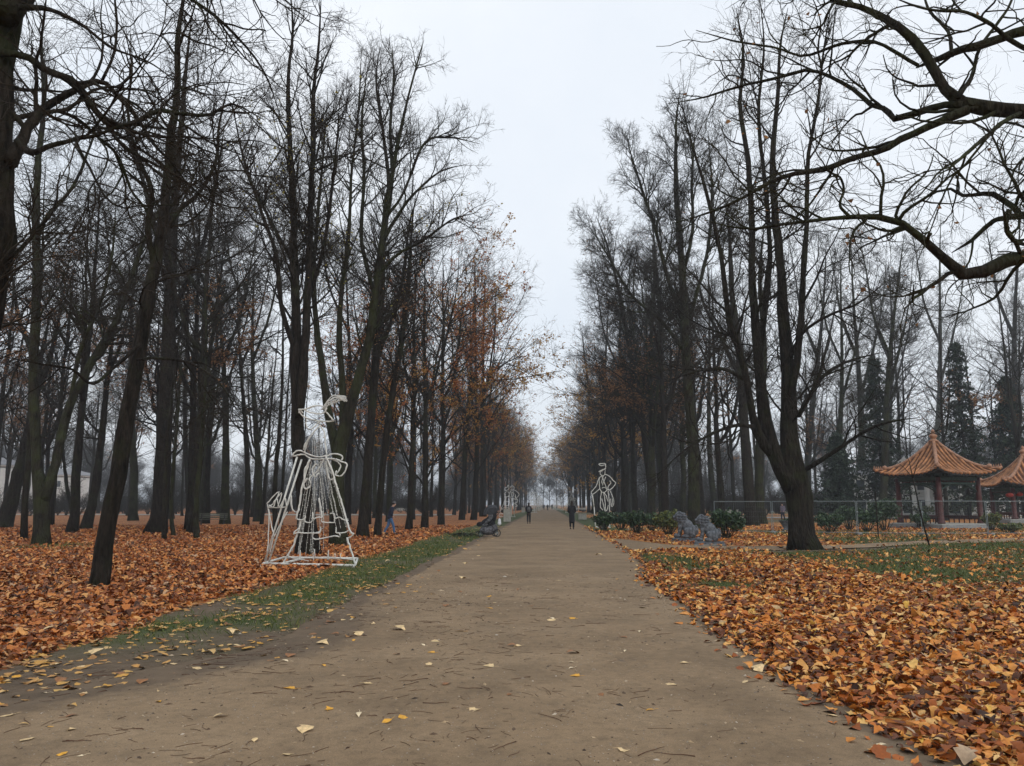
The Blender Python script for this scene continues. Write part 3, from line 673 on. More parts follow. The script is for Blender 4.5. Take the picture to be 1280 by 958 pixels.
def place(key, x, y, H=None, rz=None, label=None, group=None, wid=1.0):
    global DENS
    if key not in proto_obj:
        DENS = 0.70; proto_obj[key] = PROTO[key][1](); DENS = 1.28; o = proto_obj[key]
    else:
        o = copy_tree(proto_obj[key])
    s = (H / PROTO[key][0]) if H else 1.0
    o.location = (float(x), float(y), -0.05); o.scale = (s * wid, s * wid, s); o.rotation_euler = (0, 0, random.uniform(0, 6.28) if rz is None else rz)
    tag(o, label, 'tree', group); return o

# ---- trees traced in their real places (pixel polylines give direction; each gets its own distance)
TW = 0.84
def px_stem(pts, Y, dy0=0.0, dy1=0.0, K=30, base=False):
    q = []
    n = len(pts)
    for i, (px, py, w) in enumerate(pts):
        if i == n - 1: w = w * 0.35
        yy = Y + dy0 + (dy1 - dy0) * i / max(1, n - 1)
        p = W(px, py, yy); q.append([p[0], p[1], p[2], w * 0.5 * mpp(yy) * TW])
    if base: q[0][2] = -0.12
    Sx = spline(q, K); kr = np.random.default_rng(int(abs(pts[0][0]) * 7 + abs(pts[0][1])) + n); amp = np.clip(Sx[:, 3], .004, .12) * (0.10 if Y < 12 else 0.10); jit = kr.normal(0, 1, (K, 3)) * amp[:, None]; jit[0] = 0; Sx[:, :3] += jit; Sx[:, 3] *= 1 + np.abs(kr.normal(0, 0.06, K)) - 0.04; R = np.maximum(Sx[:, 3], 0.005)
    return Sx[:, :3].copy(), R
def traced_tree(name, label, base, stems, cfg, seed, barkm='bark', twigm='twig', fol=None, sides=16, Y=None, keep=None, group=None, flare=True):
    g = G(*base) if Y is None else None
    Yb = g[1] if Y is None else Y
    st = []
    for q, s in enumerate(stems):
        pts, d0, d1 = s
        st.append(px_stem(pts, Yb, d0, d1, K=34 if q == 0 else 24, base=(q == 0 and Y is None)))
    o0 = np.array([st[0][0][0][0], st[0][0][0][1], 0.0])
    st = [(P - o0, R) for P, R in st]
    rg = np.random.default_rng(seed)
    kp = (lambda P: keep(P + o0)) if keep else None
    t = make_tree(name, st, cfg, rg, M[barkm], M[twigm], 1, fol, sides, flare, o0, kp)
    tag(t, label, 'tree', group); return t

def tcfg(l1, dense=1.0, rmin=0.005, up=0.05, d1=1.0, t0=0.35, ang=(0.5, 1.15), wob=0.12, fine=True):
    c = [dict(d=d1, t0=t0, a=ang, l=lambda t, pl, p: l1 * (1.25 - 0.75 * t), K=11, w=wob, up=up, rr=0.5, r=0.010),
         dict(d=1.7 * dense, a=(0.45, 1.1), l=lambda t, pl, p: pl * 0.42 * (1.15 - 0.6 * t) + 0.2, K=7, w=wob * 1.2, up=up * 0.7, rr=0.55, r=0.007),
         dict(d=2.8 * dense, a=(0.45, 1.1), l=lambda t, pl, p: pl * 0.42 * (1.1 - 0.5 * t) + 0.2, K=5, w=wob * 1.3, up=0.03, rr=0.6, r=rmin)]
    if fine: c.append(dict(d=3.9 * dense, a=(0.5, 1.1), l=lambda t, pl, p: np.clip(pl * 0.42, 0.1, 0.6) + 0.07, K=4, w=0.16, up=0.02, rr=0.7, r=rmin * 0.75))
    return c

# A: big trunk entering at the left border, close by
traced_tree('bare_tree', 'massive dark trunk cut by the left border with crooked limbs reaching over the lawn', None, [
    ([(-150, 1010, 90), (-120, 800, 66), (-75, 620, 58), (-34, 450, 54), (-10, 330, 52), (-2, 220, 48), (-6, 120, 44), (0, 40, 52), (16, -40, 50), (30, -200, 46), (10, -420, 30)], 0, 0.4),
    ([(5, 20, 44), (40, -30, 34), (90, -100, 24), (150, -190, 16), (190, -290, 8)], 0, 1.6),
    ([(0, 66, 14), (30, 70, 11), (60, 90, 11), (95, 103, 10), (112, 130, 10), (140, 158, 10), (165, 155, 8.5), (198, 139, 7.5), (222, 142, 6.5), (262, 144, 5), (290, 130, 3.5), (330, 150, 2.2)], 0.1, 1.4),
    ([(14, 205, 20), (28, 175, 17), (50, 140, 14), (88, 116, 10), (125, 101, 8), (143, 116, 7.5), (172, 148, 6.5), (190, 178, 5), (215, 205, 3.5), (250, 250, 2)], 0.1, 1.9),
    ([(22, 178, 12), (38, 191, 10), (62, 183, 8), (95, 174, 6.5), (122, 169, 5.5), (150, 158, 4), (185, 150, 2.5)], 0.1, -0.8),
    ([(66, 138, 5.5), (95, 148, 5.5), (125, 174, 5), (148, 196, 4.5), (164, 238, 4), (182, 262, 3), (196, 300, 2)], 0.6, 1.4),
    ([(128, 100, 5), (142, 68, 4.5), (146, 30, 4), (143, -20, 3), (150, -90, 2)], 1.0, 1.0),
    ([(20, 10, 12), (60, 12, 8), (100, 30, 5.5), (140, 60, 4), (190, 80, 2.5), (240, 120, 1.8)], 0, 1.0),
    ([(10, -60, 20), (80, -70, 12), (160, -40, 8), (240, 0, 6), (290, 40, 4.5), (330, 90, 3), (352, 150, 2)], 0, 3.5),
    ([(60, -110, 10), (150, -100, 8), (250, -60, 6), (330, -20, 4), (390, 30, 2.5)], 1, 4.0),
], tcfg(1.9, 1.35, 0.0030, up=0.0, d1=1.9, t0=0.15, wob=0.17), 101, 'bark', 'twig', Y=7.6, sides=22, keep=lambda P: (P[:, 0, 2] > 3.2), flare=False)
# B: limbs of an old tree standing just outside the right border
traced_tree('bare_tree', 'old tree beyond the right border whose mossy crooked boughs hang over the lawn', None, [
    ([(1640, 1020, 120), (1610, 800, 88), (1580, 560, 82), (1550, 380, 80), (1510, 220, 72), (1500, 90, 66), (1530, -60, 56), (1560, -220, 40), (1550, -420, 24)], 0, 0),
    ([(1510, 200, 46), (1420, 165, 34), (1340, 148, 26), (1280, 139, 23), (1235, 135, 22), (1203, 130, 21), (1185, 115, 16), (1165, 82, 15), (1143, 52, 14), (1110, 25, 11), (1075, 8, 9), (1040, 0, 7), (1010, -20, 5), (960, -40, 3)], 0, 0.4),
    ([(1203, 132, 13), (1178, 132, 11), (1150, 140, 11), (1116, 149, 9.5), (1110, 137, 8.5), (1092, 134, 8), (1072, 116, 6.5), (1046, 100, 6), (1012, 88, 5.5), (970, 98, 5), (925, 108, 4), (880, 122, 3), (835, 130, 2)], 0.1, 2.2),
    ([(1210, 137, 15), (1180, 150, 13), (1145, 166, 11), (1105, 186, 10), (1062, 200, 9), (1022, 214, 8), (990, 218, 7), (955, 232, 6), (920, 252, 4.5), (880, 268, 3.2), (840, 280, 2.2)], 0.1, 0.9),
    ([(1560, 420, 40), (1440, 345, 26), (1340, 318, 22), (1280, 320, 20), (1245, 333, 19), (1211, 345, 18), (1185, 327, 14), (1150, 297, 12), (1118, 274, 10), (1080, 272, 8), (1055, 271, 7), (1020, 276, 6), (975, 281, 5), (930, 287, 3.5), (880, 275, 2.2)], 0.0, -0.6),
    ([(1062, 271, 5), (1050, 257, 4.5), (1055, 238, 4), (1050, 222, 3.5), (1038, 216, 3), (1020, 205, 2)], -0.6, -0.8),
    ([(1500, 80, 34), (1400, 40, 22), (1320, 28, 16), (1280, 38, 15), (1245, 50, 14), (1205, 62, 12), (1170, 74, 9), (1145, 85, 7)], 0, 0.5),
    ([(1148, 82, 6), (1120, 66, 5.5), (1090, 52, 5), (1052, 55, 5), (1005, 70, 4), (970, 60, 3.5), (920, 52, 3), (870, 38, 2)], 0.5, 1.3),
    ([(1300, 70, 9), (1262, 50, 7), (1235, 28, 6), (1205, 15, 5), (1160, 12, 4), (1110, -5, 3)], 0.2, -0.5),
    ([(1275, 142, 7), (1255, 152, 6.5), (1228, 175, 6), (1205, 195, 5.5), (1187, 211, 4.5)], 0, -1.2),
    ([(1400, 300, 20), (1320, 262, 14), (1280, 270, 11), (1265, 258, 9), (1238, 242, 7.5), (1205, 245, 5), (1188, 236, 4), (1170, 240, 3), (1150, 232, 2)], 0, 1.5),
    ([(1282, 270, 10), (1262, 272, 9), (1240, 278, 7), (1215, 300, 5.5), (1190, 316, 4)], 0, 1.0),
    ([(1262, 262, 8), (1258, 285, 7), (1270, 302, 7), (1300, 310, 8)], 0, 0.2),
    ([(1198, 122, 7), (1215, 95, 6), (1225, 60, 5), (1260, 10, 4), (1280, -40, 3)], 0, 1.0),
    ([(1190, 70, 6), (1185, 40, 5), (1160, 10, 4), (1150, -30, 3)], 0.4, 1.4),
], tcfg(1.6, 1.3, 0.0028, up=0.02, d1=1.7, t0=0.2, wob=0.2), 102, 'bark_moss', 'twig_moss', Y=10.5, sides=18, keep=lambda P: (P[:, 0, 2] > 3.5),
    fol=[('fol_dull', 240, 0.055, None, 'foliage')], flare=False)
# C: big multi-stemmed tree on the right lawn
traced_tree('bare_tree', 'large multi stemmed tree with flared foot standing alone on the right lawn', (1003, 687), [
    ([(1004, 687, 38), (1001, 660, 35), (999, 625, 33), (990, 585, 32), (986, 540, 24), (986, 490, 21), (983, 440, 19), (978, 385, 15), (976, 330, 13), (968, 260, 11), (966, 190, 8), (972, 120, 6), (975, 60, 4), (985, 10, 2)], 0, 0.5),
    ([(992, 612, 30), (972, 575, 22), (957, 530, 19), (950, 470, 15), (945, 410, 13), (940, 350, 11), (940, 280, 9), (935, 200, 8), (925, 130, 6), (930, 70, 4), (920, 10, 2)], 0, 1.5),
    ([(968, 570, 16), (948, 545, 13), (938, 500, 11), (928, 450, 10), (912, 400, 9), (905, 345, 7), (895, 290, 6), (880, 230, 5), (862, 170, 3), (850, 120, 2)], 0.2, -2),
    ([(986, 500, 11), (998, 440, 10), (1003, 360, 8), (1008, 280, 7), (1010, 200, 6), (1022, 130, 4.5), (1030, 60, 3), (1040, 0, 2)], 0, -1.5),
    ([(948, 450, 10), (958, 370, 9), (962, 300, 7), (955, 220, 6), (948, 140, 5), (955, 60, 3), (950, 0, 2)], 1, 2.5),
    ([(1003, 590, 8), (1022, 578, 7), (1050, 560, 5.5), (1080, 540, 4.5), (1110, 528, 3.5), (1150, 522, 2)], 0, -2.5),
    ([(998, 520, 8), (1012, 495, 6.5), (1030, 470, 5.5), (1060, 452, 4), (1105, 440, 2.5)], 0, 2),
    ([(990, 440, 6), (1005, 415, 5), (1035, 395, 4), (1075, 378, 3), (1110, 350, 2)], 0, -2),
    ([(950, 535, 7), (920, 532, 5), (885, 545, 4), (860, 560, 3), (830, 585, 2)], 0, -3),
    ([(940, 480, 6), (905, 462, 5), (870, 465, 3.5), (830, 478, 2)], 0, -2.5),
], tcfg(2.9, 1.15, 0.0065, up=0.05, d1=1.3, t0=0.2), 103, 'bark', 'twig', sides=18)
# D: leaning slim tree, near left
traced_tree('bare_tree', 'near leaning trunk rising from russet leaves close to the left edge', (122, 735), [
    ([(122, 735, 26), (128, 700, 24), (139, 640, 24), (150, 580, 24), (158, 520, 22), (170, 460, 22), (180, 400, 20), (192, 340, 19), (203, 285, 16), (210, 230, 15), (214, 170, 13), (222, 110, 10), (222, 50, 8), (232, -20, 5), (240, -80, 3)], 0, 1),
    ([(192, 330, 10), (185, 285, 9), (190, 240, 8), (170, 190, 6), (160, 140, 4), (165, 80, 3), (150, 20, 2)], 0.5, -1),
    ([(200, 300, 9), (222, 265, 8), (250, 240, 6), (270, 200, 5), (275, 150, 3.5), (290, 90, 2)], 0.5, 2),
    ([(176, 430, 6), (140, 462, 5), (115, 480, 5), (90, 462, 4), (50, 455, 3), (0, 445, 2)], 0.2, -2),
    ([(172, 450, 5), (200, 448, 5), (240, 455, 4), (275, 480, 3), (300, 520, 2)], 0.2, -1.5),
], tcfg(2.6, 1.0, 0.0045, up=-0.01, d1=1.3, t0=0.35, wob=0.15, ang=(0.7, 1.4)), 104, 'bark', 'twig', sides=16)
# E: forked tree left
traced_tree('bare_tree', 'mossy tree forking low into two stems near the left border', (52, 681), [
    ([(52, 681, 24), (52, 655, 21), (52, 620, 22), (46, 580, 15), (43, 520, 14), (42, 450, 14), (46, 370, 12), (45, 290, 11), (47, 210, 9), (55, 130, 7), (52, 50, 4), (60, -20, 2)], 0, 0.5),
    ([(56, 625, 15), (66, 590, 14), (76, 550, 13), (88, 505, 12), (108, 465, 11), (128, 430, 10), (148, 395, 8), (170, 330, 7), (190, 280, 6), (220, 230, 4), (240, 180, 2)], 0, 3),
    ([(46, 300, 7), (60, 270, 6), (90, 235, 5), (110, 190, 4), (130, 130, 2)], 0, -2),
    ([(85, 520, 6), (100, 440, 6), (125, 380, 5), (140, 320, 4), (145, 250, 2)], 0.5, -1),
], tcfg(3.2, 1.2, 0.0065, up=0.0, d1=1.3, t0=0.35, ang=(0.7, 1.4)), 105, 'bark_moss', 'twig', sides=14)
# F: thick straight
traced_tree('bare_tree', 'thick straight dark brown trunk left of the leaning slim tree group', (193, 667), [
    ([(193, 667, 26), (199, 640, 24), (202, 600, 23), (205, 540, 21), (208, 480, 20), (210, 420, 18), (213, 360, 18), (215, 300, 15), (220, 230, 12), (226, 160, 9), (232, 90, 6), (240, 20, 3)], 0, 0),
    ([(211, 400, 9), (235, 350, 8), (255, 300, 6), (270, 230, 5), (280, 160, 3)], 0, 2),
    ([(214, 340, 9), (195, 290, 8), (180, 230, 6), (160, 170, 4), (150, 110, 2)], 0, -2),
], tcfg(3.6, 0.9, 0.007, up=0.02, d1=1.0, t0=0.35, ang=(0.7, 1.4)), 106, 'bark_brown', 'twig')
# G: behind the light figure
traced_tree('bare_tree', 'twin stemmed tree standing directly behind the hatted light figure', (386, 694), [
    ([(386, 694, 30), (384, 660, 27), (380, 610, 25), (373, 560, 20), (371, 500, 18), (369, 440, 16), (370, 380, 14), (367, 310, 12), (366, 240, 10), (362, 170, 8), (360, 100, 6), (366, 40, 4), (362, -20, 2)], 0, 1),
    ([(374, 520, 13), (380, 460, 14), (383, 400, 12), (387, 330, 10), (388, 260, 9), (392, 190, 8), (392, 120, 6), (398, 60, 4), (402, -10, 2)], 0, 1.8),
    ([(369, 440, 8), (352, 385, 7), (345, 320, 6), (325, 260, 5), (305, 200, 4), (290, 130, 2)], 0.4, -1.5),
    ([(384, 380, 7), (402, 320, 6), (412, 260, 5), (420, 190, 4), (425, 120, 2)], 1, -1),
    ([(367, 330, 6), (340, 280, 5), (315, 230, 4), (290, 180, 2.5)], 0.4, 3),
], tcfg(2.9, 1.3, 0.0065, up=0.07, d1=1.5, t0=0.3, ang=(0.35, 0.95)), 107, 'bark_brown', 'twig', fol=[('fol_yel', 420, 0.08, clump(2.5, .5, 3, 6, 15), 'f')])
# H
traced_tree('bare_tree', 'tree right of the hatted light figure dividing into spreading slim stems', (424, 682), [
    ([(424, 682, 26), (421, 650, 23), (420, 600, 21), (425, 560, 20), (436, 515, 17), (449, 470, 15), (462, 420, 13), (470, 360, 12), (477, 310, 11), (484, 250, 8), (497, 180, 6), (508, 130, 4), (524, 70, 2.5), (530, 50, 1.5)], 0, 0),
    ([(424, 575, 16), (413, 530, 13), (404, 470, 11), (396, 410, 9), (392, 340, 7), (398, 260, 5), (405, 180, 3), (410, 110, 2)], 0.2, 2),
    ([(430, 540, 12), (428, 480, 10), (424, 430, 9), (428, 360, 7), (436, 290, 6), (440, 210, 4), (448, 140, 3), (452, 60, 2)], 0.2, -1.5),
    ([(478, 300, 8), (490, 230, 6), (488, 160, 5), (492, 100, 3.5), (490, 55, 2)], 0, 1.5),
    ([(480, 300, 6), (500, 265, 5), (520, 240, 4), (550, 215, 3), (585, 205, 1.5)], 0, -1),
    ([(468, 370, 6), (452, 300, 6), (455, 220, 5), (452, 150, 4), (460, 80, 2)], 0, 2),
    ([(484, 270, 5), (505, 240, 4), (530, 180, 4), (560, 172, 3), (600, 180, 1.5)], 0, 1.2),
    ([(470, 350, 6), (495, 320, 5), (530, 300, 4), (565, 275, 3), (600, 265, 1.5)], 0, -2),
], tcfg(2.5, 1.3, 0.0060, up=0.06, d1=1.5, t0=0.32, ang=(0.35, 1.0)), 108, 'bark_moss', 'twig', fol=[('fol_yel', 350, 0.08, clump(2.5, .5, 5, 5, 15), 'f')])
# I, J slim pair
traced_tree('bare_tree', 'tall straight dark tree between the spreading tree and the walking man', (455, 672), [
    ([(453, 672, 16), (456, 630, 14), (461, 570, 13), (466, 500, 12), (472, 430, 12), (477, 360, 10), (480, 300, 8), (486, 230, 6), (478, 160, 5), (470, 100, 3), (475, 60, 2)], 0, 0),
    ([(470, 450, 7), (490, 400, 6), (505, 340, 5), (512, 280, 3), (530, 220, 2)], 0, 2)],
    tcfg(3.4, 1.15, 0.0075, up=0.05, d1=1.4, t0=0.35), 109, 'bark', 'twig')
traced_tree('bare_tree', 'slightly leaning dark trunk immediately left of the walking man in jeans', (471, 671), [
    ([(471, 671, 10), (475, 620, 9.5), (481, 560, 9.5), (489, 500, 9), (500, 440, 9), (506, 380, 7), (512, 330, 5), (515, 280, 3), (520, 240, 2)], 0, 0)],
    tcfg(3.4, 1.15, 0.0075, up=0.03, d1=1.6, t0=0.35), 110, 'bark', 'twig', fol=[('fol_dull', 700, 0.1, clump(3, .5, 2), 'f')])
left_row = [((511, 663), 10, (508, 300), 'slim upright trunk immediately right of the walking man in jeans', 'mixed'),
            ((531, 661), 16, (540, 290), 'stout dark trunk with rust leaves, first right of the slim upright trunk', 'rust'),
            ((551, 656), 15, (560, 300), 'stout trunk under rust leaves, left of the row beside the pushchair', 'mixed'),
            ((577, 650), 12, (585, 320), 'tree with golden lower leaves left of the pushchair', 'gold'),
            ((592, 650), 13, (597, 330), 'partly rust leaved tree directly behind the pushchair', 'mixed'),
            ((604, 646), 12, (612, 330), 'bare tall tree behind the pushchair hood', 'a')]
for (bx, by), w, (tx, ty), lab, kd in left_row:
    g = G(bx, by); H = W(tx, ty, g[1])[2]
    place(kd, g[0], g[1], H, None, lab, None, 0.9)
# other trees left of the path seen singly
singles = [((3, 660), 22, (70, 380), 'bark', 'dark trunk leaning right at the left border behind the forked tree'),
    ((107, 662), 14, (160, 330), 'bark', 'leaning tree in grass between the forked tree and the leaning slim trunk'),
    ((166, 651), 12, (168, 280), 'bark_moss', 'mossy upright tree behind the leaning slim trunk'),
    ((206, 675), 7, (222, 380), 'bark', 'thin sapling standing just right of the thick straight trunk'),
    ((217, 670), 6, (222, 420), 'bark_moss', 'thinnest greenish sapling right of the thick straight trunk'),
    ((246, 674), 8, (258, 330), 'bark_moss', 'thin mossy tree between the thick straight trunk and the park bench'),
    ((281, 655), 13, (274, 300), 'bark_moss', 'straight tree standing behind the right end of the park bench'),
    ((307, 657), 9, (300, 310), 'bark', 'slightly bowed dark tree right of the park bench'),
    ((322, 652), 11, (318, 300), 'bark_moss', 'green mossy tree behind the bowed dark tree'),
    ((237, 650), 9, (232, 330), 'bark', 'distant upright tree behind the left end of the park bench'),
    ((95, 655), 6, (60, 430), 'bark', 'slim crooked tree in front of the pale house'),
    ((345, 668), 8, (352, 330), 'bark', 'slim dark tree seen through the closed parasol of the light figure'),
    ((434, 656), 11, (436, 320), 'bark_brown', 'straight tree standing far behind the right skirt of the light figure'),
    ]
for q, ((bx, by), w, (tx, ty), bk, lab) in enumerate(singles):
    g = G(bx, by); rg = np.random.default_rng(400 + q); n = 8; pts = []
    for k in range(n):
        s = k / (n - 1); wig = 4 * math.sin(s * 5 + q) * (1 if k else 0)
        pts.append((bx + (tx - bx) * s + wig, by + (ty - by) * s, w * (1 - 0.93 * s) + 0.35))
    th = 4.2 if w > 8 else 2.2
    sc = mpp(g[1])
    stems = [(pts, 0, 0)]
    if w > 8:
        b0 = pts[4]; stems.append(([b0[:2] + (w * .45,), (b0[0] + 22, b0[1] - 60, w * .33), (b0[0] + 38, b0[1] - 140, w * .14), (b0[0] + 50, b0[1] - 210, .5)], 0, 2))
        b0 = pts[5]; stems.append(([b0[:2] + (w * .4,), (b0[0] - 25, b0[1] - 60, w * .3), (b0[0] - 36, b0[1] - 130, w * .14), (b0[0] - 50, b0[1] - 190, .5)], 0, -2))
    traced_tree('bare_tree', lab, (bx, by), stems, tcfg(th, 1.0 if w > 8 else 0.8, 0.008, up=0.01, d1=1.3, t0=0.3, ang=(0.6, 1.35)), 420 + q, bk, 'twig', sides=12)
# right side trees
traced_tree('bare_tree', 'tall mossy green trunk rising directly behind the stone lions', (866, 662), [
    ([(866, 662, 18), (867, 620, 17), (866, 560, 15), (861, 500, 14), (857, 430, 13), (854, 360, 11), (850, 300, 9), (845, 230, 7), (845, 160, 4), (850, 110, 2)], 0, 0),
    ([(856, 420, 7), (870, 370, 6), (885, 310, 5), (890, 240, 4), (885, 170, 2)], 0, 2),
    ([(854, 400, 7), (835, 350, 6), (820, 290, 5), (800, 230, 4), (785, 180, 2)], 0, -2),
    ([(852, 350, 6), (865, 290, 5), (865, 220, 4), (870, 150, 2)], 0, 1),
    ([(856, 440, 6), (825, 400, 5), (790, 370, 4), (760, 320, 3), (735, 280, 1.5)], 0, 1),
], tcfg(4.2, 1.25, 0.0095, up=0.08, d1=1.2, t0=0.3, ang=(0.4, 0.95)), 111, 'bark_moss', 'twig')
traced_tree('bare_tree', 'thick dark trunk behind the first fence panel', (938, 657), [
    ([(938, 657, 17), (936, 620, 16), (932, 560, 14), (928, 500, 13), (924, 440, 11), (915, 370, 8), (912, 300, 5), (905, 240, 2)], 0, 0),
    ([(928, 480, 7), (900, 420, 5), (880, 380, 4), (868, 330, 2)], 0, 2)], tcfg(4.0, 1.1, 0.0095, up=0.06, d1=1.1, t0=0.3), 112, 'bark', 'twig')
traced_tree('bare_tree', 'broad mossy trunk just right of the thick dark trunk behind the fence', (952, 655), [
    ([(952, 655, 14), (949, 620, 13), (950, 560, 12), (953, 500, 10), (955, 430, 8), (950, 350, 6), (955, 280, 3)], 0, 0)], tcfg(4.0, 1.0, 0.0095, up=0.06, d1=1.1, t0=0.3), 113, 'bark_moss', 'twig')
traced_tree('bare_tree', 'leaning dark tree behind the hedge right of the caned light figure', (815, 652), [
    ([(815, 652, 10), (812, 600, 9), (806, 550, 9), (798, 490, 8), (786, 430, 7), (775, 370, 5), (760, 310, 3), (745, 270, 2)], 0, 0),
    ([(800, 500, 6), (812, 430, 5), (818, 360, 4), (815, 300, 2)], 0, 2)], tcfg(5.2, 1.15, 0.012, up=0.05, d1=1.2, t0=0.3), 114, 'bark', 'twig', fol=[('fol_dull', 1600, 0.14, clump(4, .5, 2), 'f')])
traced_tree('bare_tree', 'straight mossy tree rising behind the caned light figure', (829, 650), [
    ([(829, 650, 12), (828, 600, 11), (824, 540, 10), (822, 480, 9), (826, 410, 7), (820, 340, 5), (815, 260, 2)], 0, 0)], tcfg(5.2, 1.15, 0.012, up=0.08, d1=1.2, t0=0.3), 115, 'bark_moss', 'twig', fol=[('fol_dull', 900, 0.14, clump(4, .5, 5), 'f')])
traced_tree('bare_tree', 'dark twin tree at the path side left of the caned light figure', (746, 640.5), [
    ([(746, 640.5, 9), (745, 610, 8), (741, 570, 7), (738, 530, 5.5), (735, 480, 4), (730, 440, 2.5), (727, 410, 1)], 0, 0),
    ([(744, 600, 6), (752, 550, 5), (755, 490, 4), (758, 430, 3), (762, 370, 1.5)], 0, 2)], tcfg(7.0, 1.1, 0.018, up=0.04, d1=1.3, t0=0.25, fine=False), 116, 'bark', 'twig', fol=[('fol_dull', 1400, 0.22, clump(4, .5, 5), 'f')])
for q, ((bx, by), w, (tx, ty), bk, lab) in enumerate([
    ((1075, 645), 12, (1068, 300), 'bark_moss', 'mossy tree behind the shrubs left of the pavilion'),
    ((1100, 650), 12, (1128, 290), 'bark_moss', 'ivy green trunk immediately left of the pavilion roof'),
    ((1118, 641), 8, (1108, 320), 'bark_brown', 'slim leaning tree in front of the white villa'),
    ((1164, 640), 10, (1180, 270), 'bark_moss', 'mossy tree seen through the pavilion columns rising above its roof'),
    ((1268, 640), 13, (1275, 260), 'bark', 'dark tree rising behind the second pavilion'),
    ((1010, 643), 12, (1030, 300), 'bark', 'dark tree just right of the large lawn tree'),
    ((1042, 648), 10, (1055, 310), 'bark_moss', 'pale green tree behind the fence right of the lawn tree'),
    ((780, 646), 9, (778, 330), 'bark', 'dark tree behind the hedge just right of the caned light figure'),
    ((895, 645), 9, (880, 320), 'bark_moss', 'slim mossy tree behind the left end of the fence')]):
    g = G(bx, by); pts = []
    for k in range(8):
        s = k / 7; pts.append((bx + (tx - bx) * s + 4 * math.sin(s * 5 + q * 2) * (k > 0), by + (ty - by) * s, w * (1 - 0.93 * s) + 0.35))
    stems = [(pts, 0, 0)]
    b0 = pts[3]; stems.append(([b0[:2] + (w * .45,), (b0[0] + 16, b0[1] - 60, w * .33), (b0[0] + 28, b0[1] - 120, w * .14), (b0[0] + 34, b0[1] - 190, .4)], 0, 2))
    b0 = pts[4]; stems.append(([b0[:2] + (w * .4,), (b0[0] - 20, b0[1] - 50, w * .3), (b0[0] - 30, b0[1] - 110, w * .14), (b0[0] - 42, b0[1] - 170, .4)], 0, -2))
    traced_tree('bare_tree', lab, (bx, by), stems, tcfg(5.0, 0.85, 0.014, up=0.05, d1=0.9, t0=0.3, fine=q < 5), 500 + q, bk, 'twig', sides=10)

# rows along the avenue (metres)
R0 = random.Random(3)
LROW = 'trees in the left avenue row'; RROW = 'trees in the right avenue row'
LB = {'rust': 'rust leaved tree', 'gold': 'golden leaved tree', 'mixed': 'partly rust leaved tree'}
def row(side, x0, ys, kinds, grp, word, Hf):
    for q, y in enumerate(ys):
        k = kinds[q % len(kinds)]
        place(k, x0 * (1 - 0.16 * min(1, max(0, (y - 100) / 120))) + R0.uniform(-0.7, 0.7), y + R0.uniform(-1.5, 1.5), Hf(y) * R0.uniform(0.9, 1.08), None, f"{LB.get(k, 'bare dark tree')} far down the {word} along the {side} path edge", grp + (', ' + LB[k] if k in LB else ''), 1.18 if side == 'right' else 0.88)
row('left', -9.6, np.arange(118, 300, 9.5), ['a', 'rust', 'gold', 'a', 'mixed', 'a', 'gold'], LROW, 'inner row', lambda y: 23)
row('left', -15.0, np.arange(66, 240, 9.5), ['mixed', 'b', 'a', 'mixed', 'c', 'a'], LROW + ' behind', 'outer row', lambda y: 23)
row('right', 9.6, np.arange(66, 300, 9.5), ['d', 'b', 'a', 'c', 'a', 'gold', 'd', 'gold', 'b', 'gold'], RROW, 'inner row', lambda y: 24 if y < 110 else 22)
row('right', 15.5, np.arange(72, 240, 9.5), ['c', 'd', 'b', 'a', 'd'], RROW + ' behind', 'outer row', lambda y: 24)
# woods
def woods(n, xr_, yr_, kinds, lab, grp, seed, avoid=()):
    rg = np.random.default_rng(seed); done = []; tries = 0
    while len(done) < n and tries < 6000:
        tries += 1
        x = rg.uniform(*xr_); y = rg.uniform(*yr_)
        if abs(x) < 19 or abs(x + 0.044 * y) > 0.72 * y + 4: continue
        if any((x - a) ** 2 + (y - b_) ** 2 < 5.0 ** 2 for a, b_ in done): continue
        if any(x0 < x < x1 and y0 < y < y1 for x0, x1, y0, y1 in avoid): continue
        done.append((x, y)); k = kinds[len(done) % len(kinds)]
        place(k, x, y, PROTO[k][0] * rg.uniform(0.8, 1.08), rg.uniform(0, 6.28), lab, grp)
woods(16, (-50, -19), (34, 70), ['a', 'e', 'c', 'd'], 'bare tree among many in the woods well left of the path', 'trees in the left woods', 1)
woods(24, (-95, -19), (70, 125), ['a', 'b', 'd', 'e', 'f', 'g'], 'bare tree deep in the woods left of the path before the far road', 'trees deeper in the left woods', 2, ())
woods(18, (-140, -19), (132, 200), ['f', 'g'], 'hazy bare tree beyond the far road on the left', 'trees beyond the far road', 3)
woods(17, (19, 80), (74, 112), ['g', 'b', 'f', 'e', 'd'], 'bare tree in the woods behind the fence and pavilions', 'trees in the right woods', 4, ((24, 40, 66, 100),))
woods(20, (19, 140), (116, 200), ['f', 'g'], 'hazy bare tree deep in the woods on the right', 'trees deep in the right woods', 5)
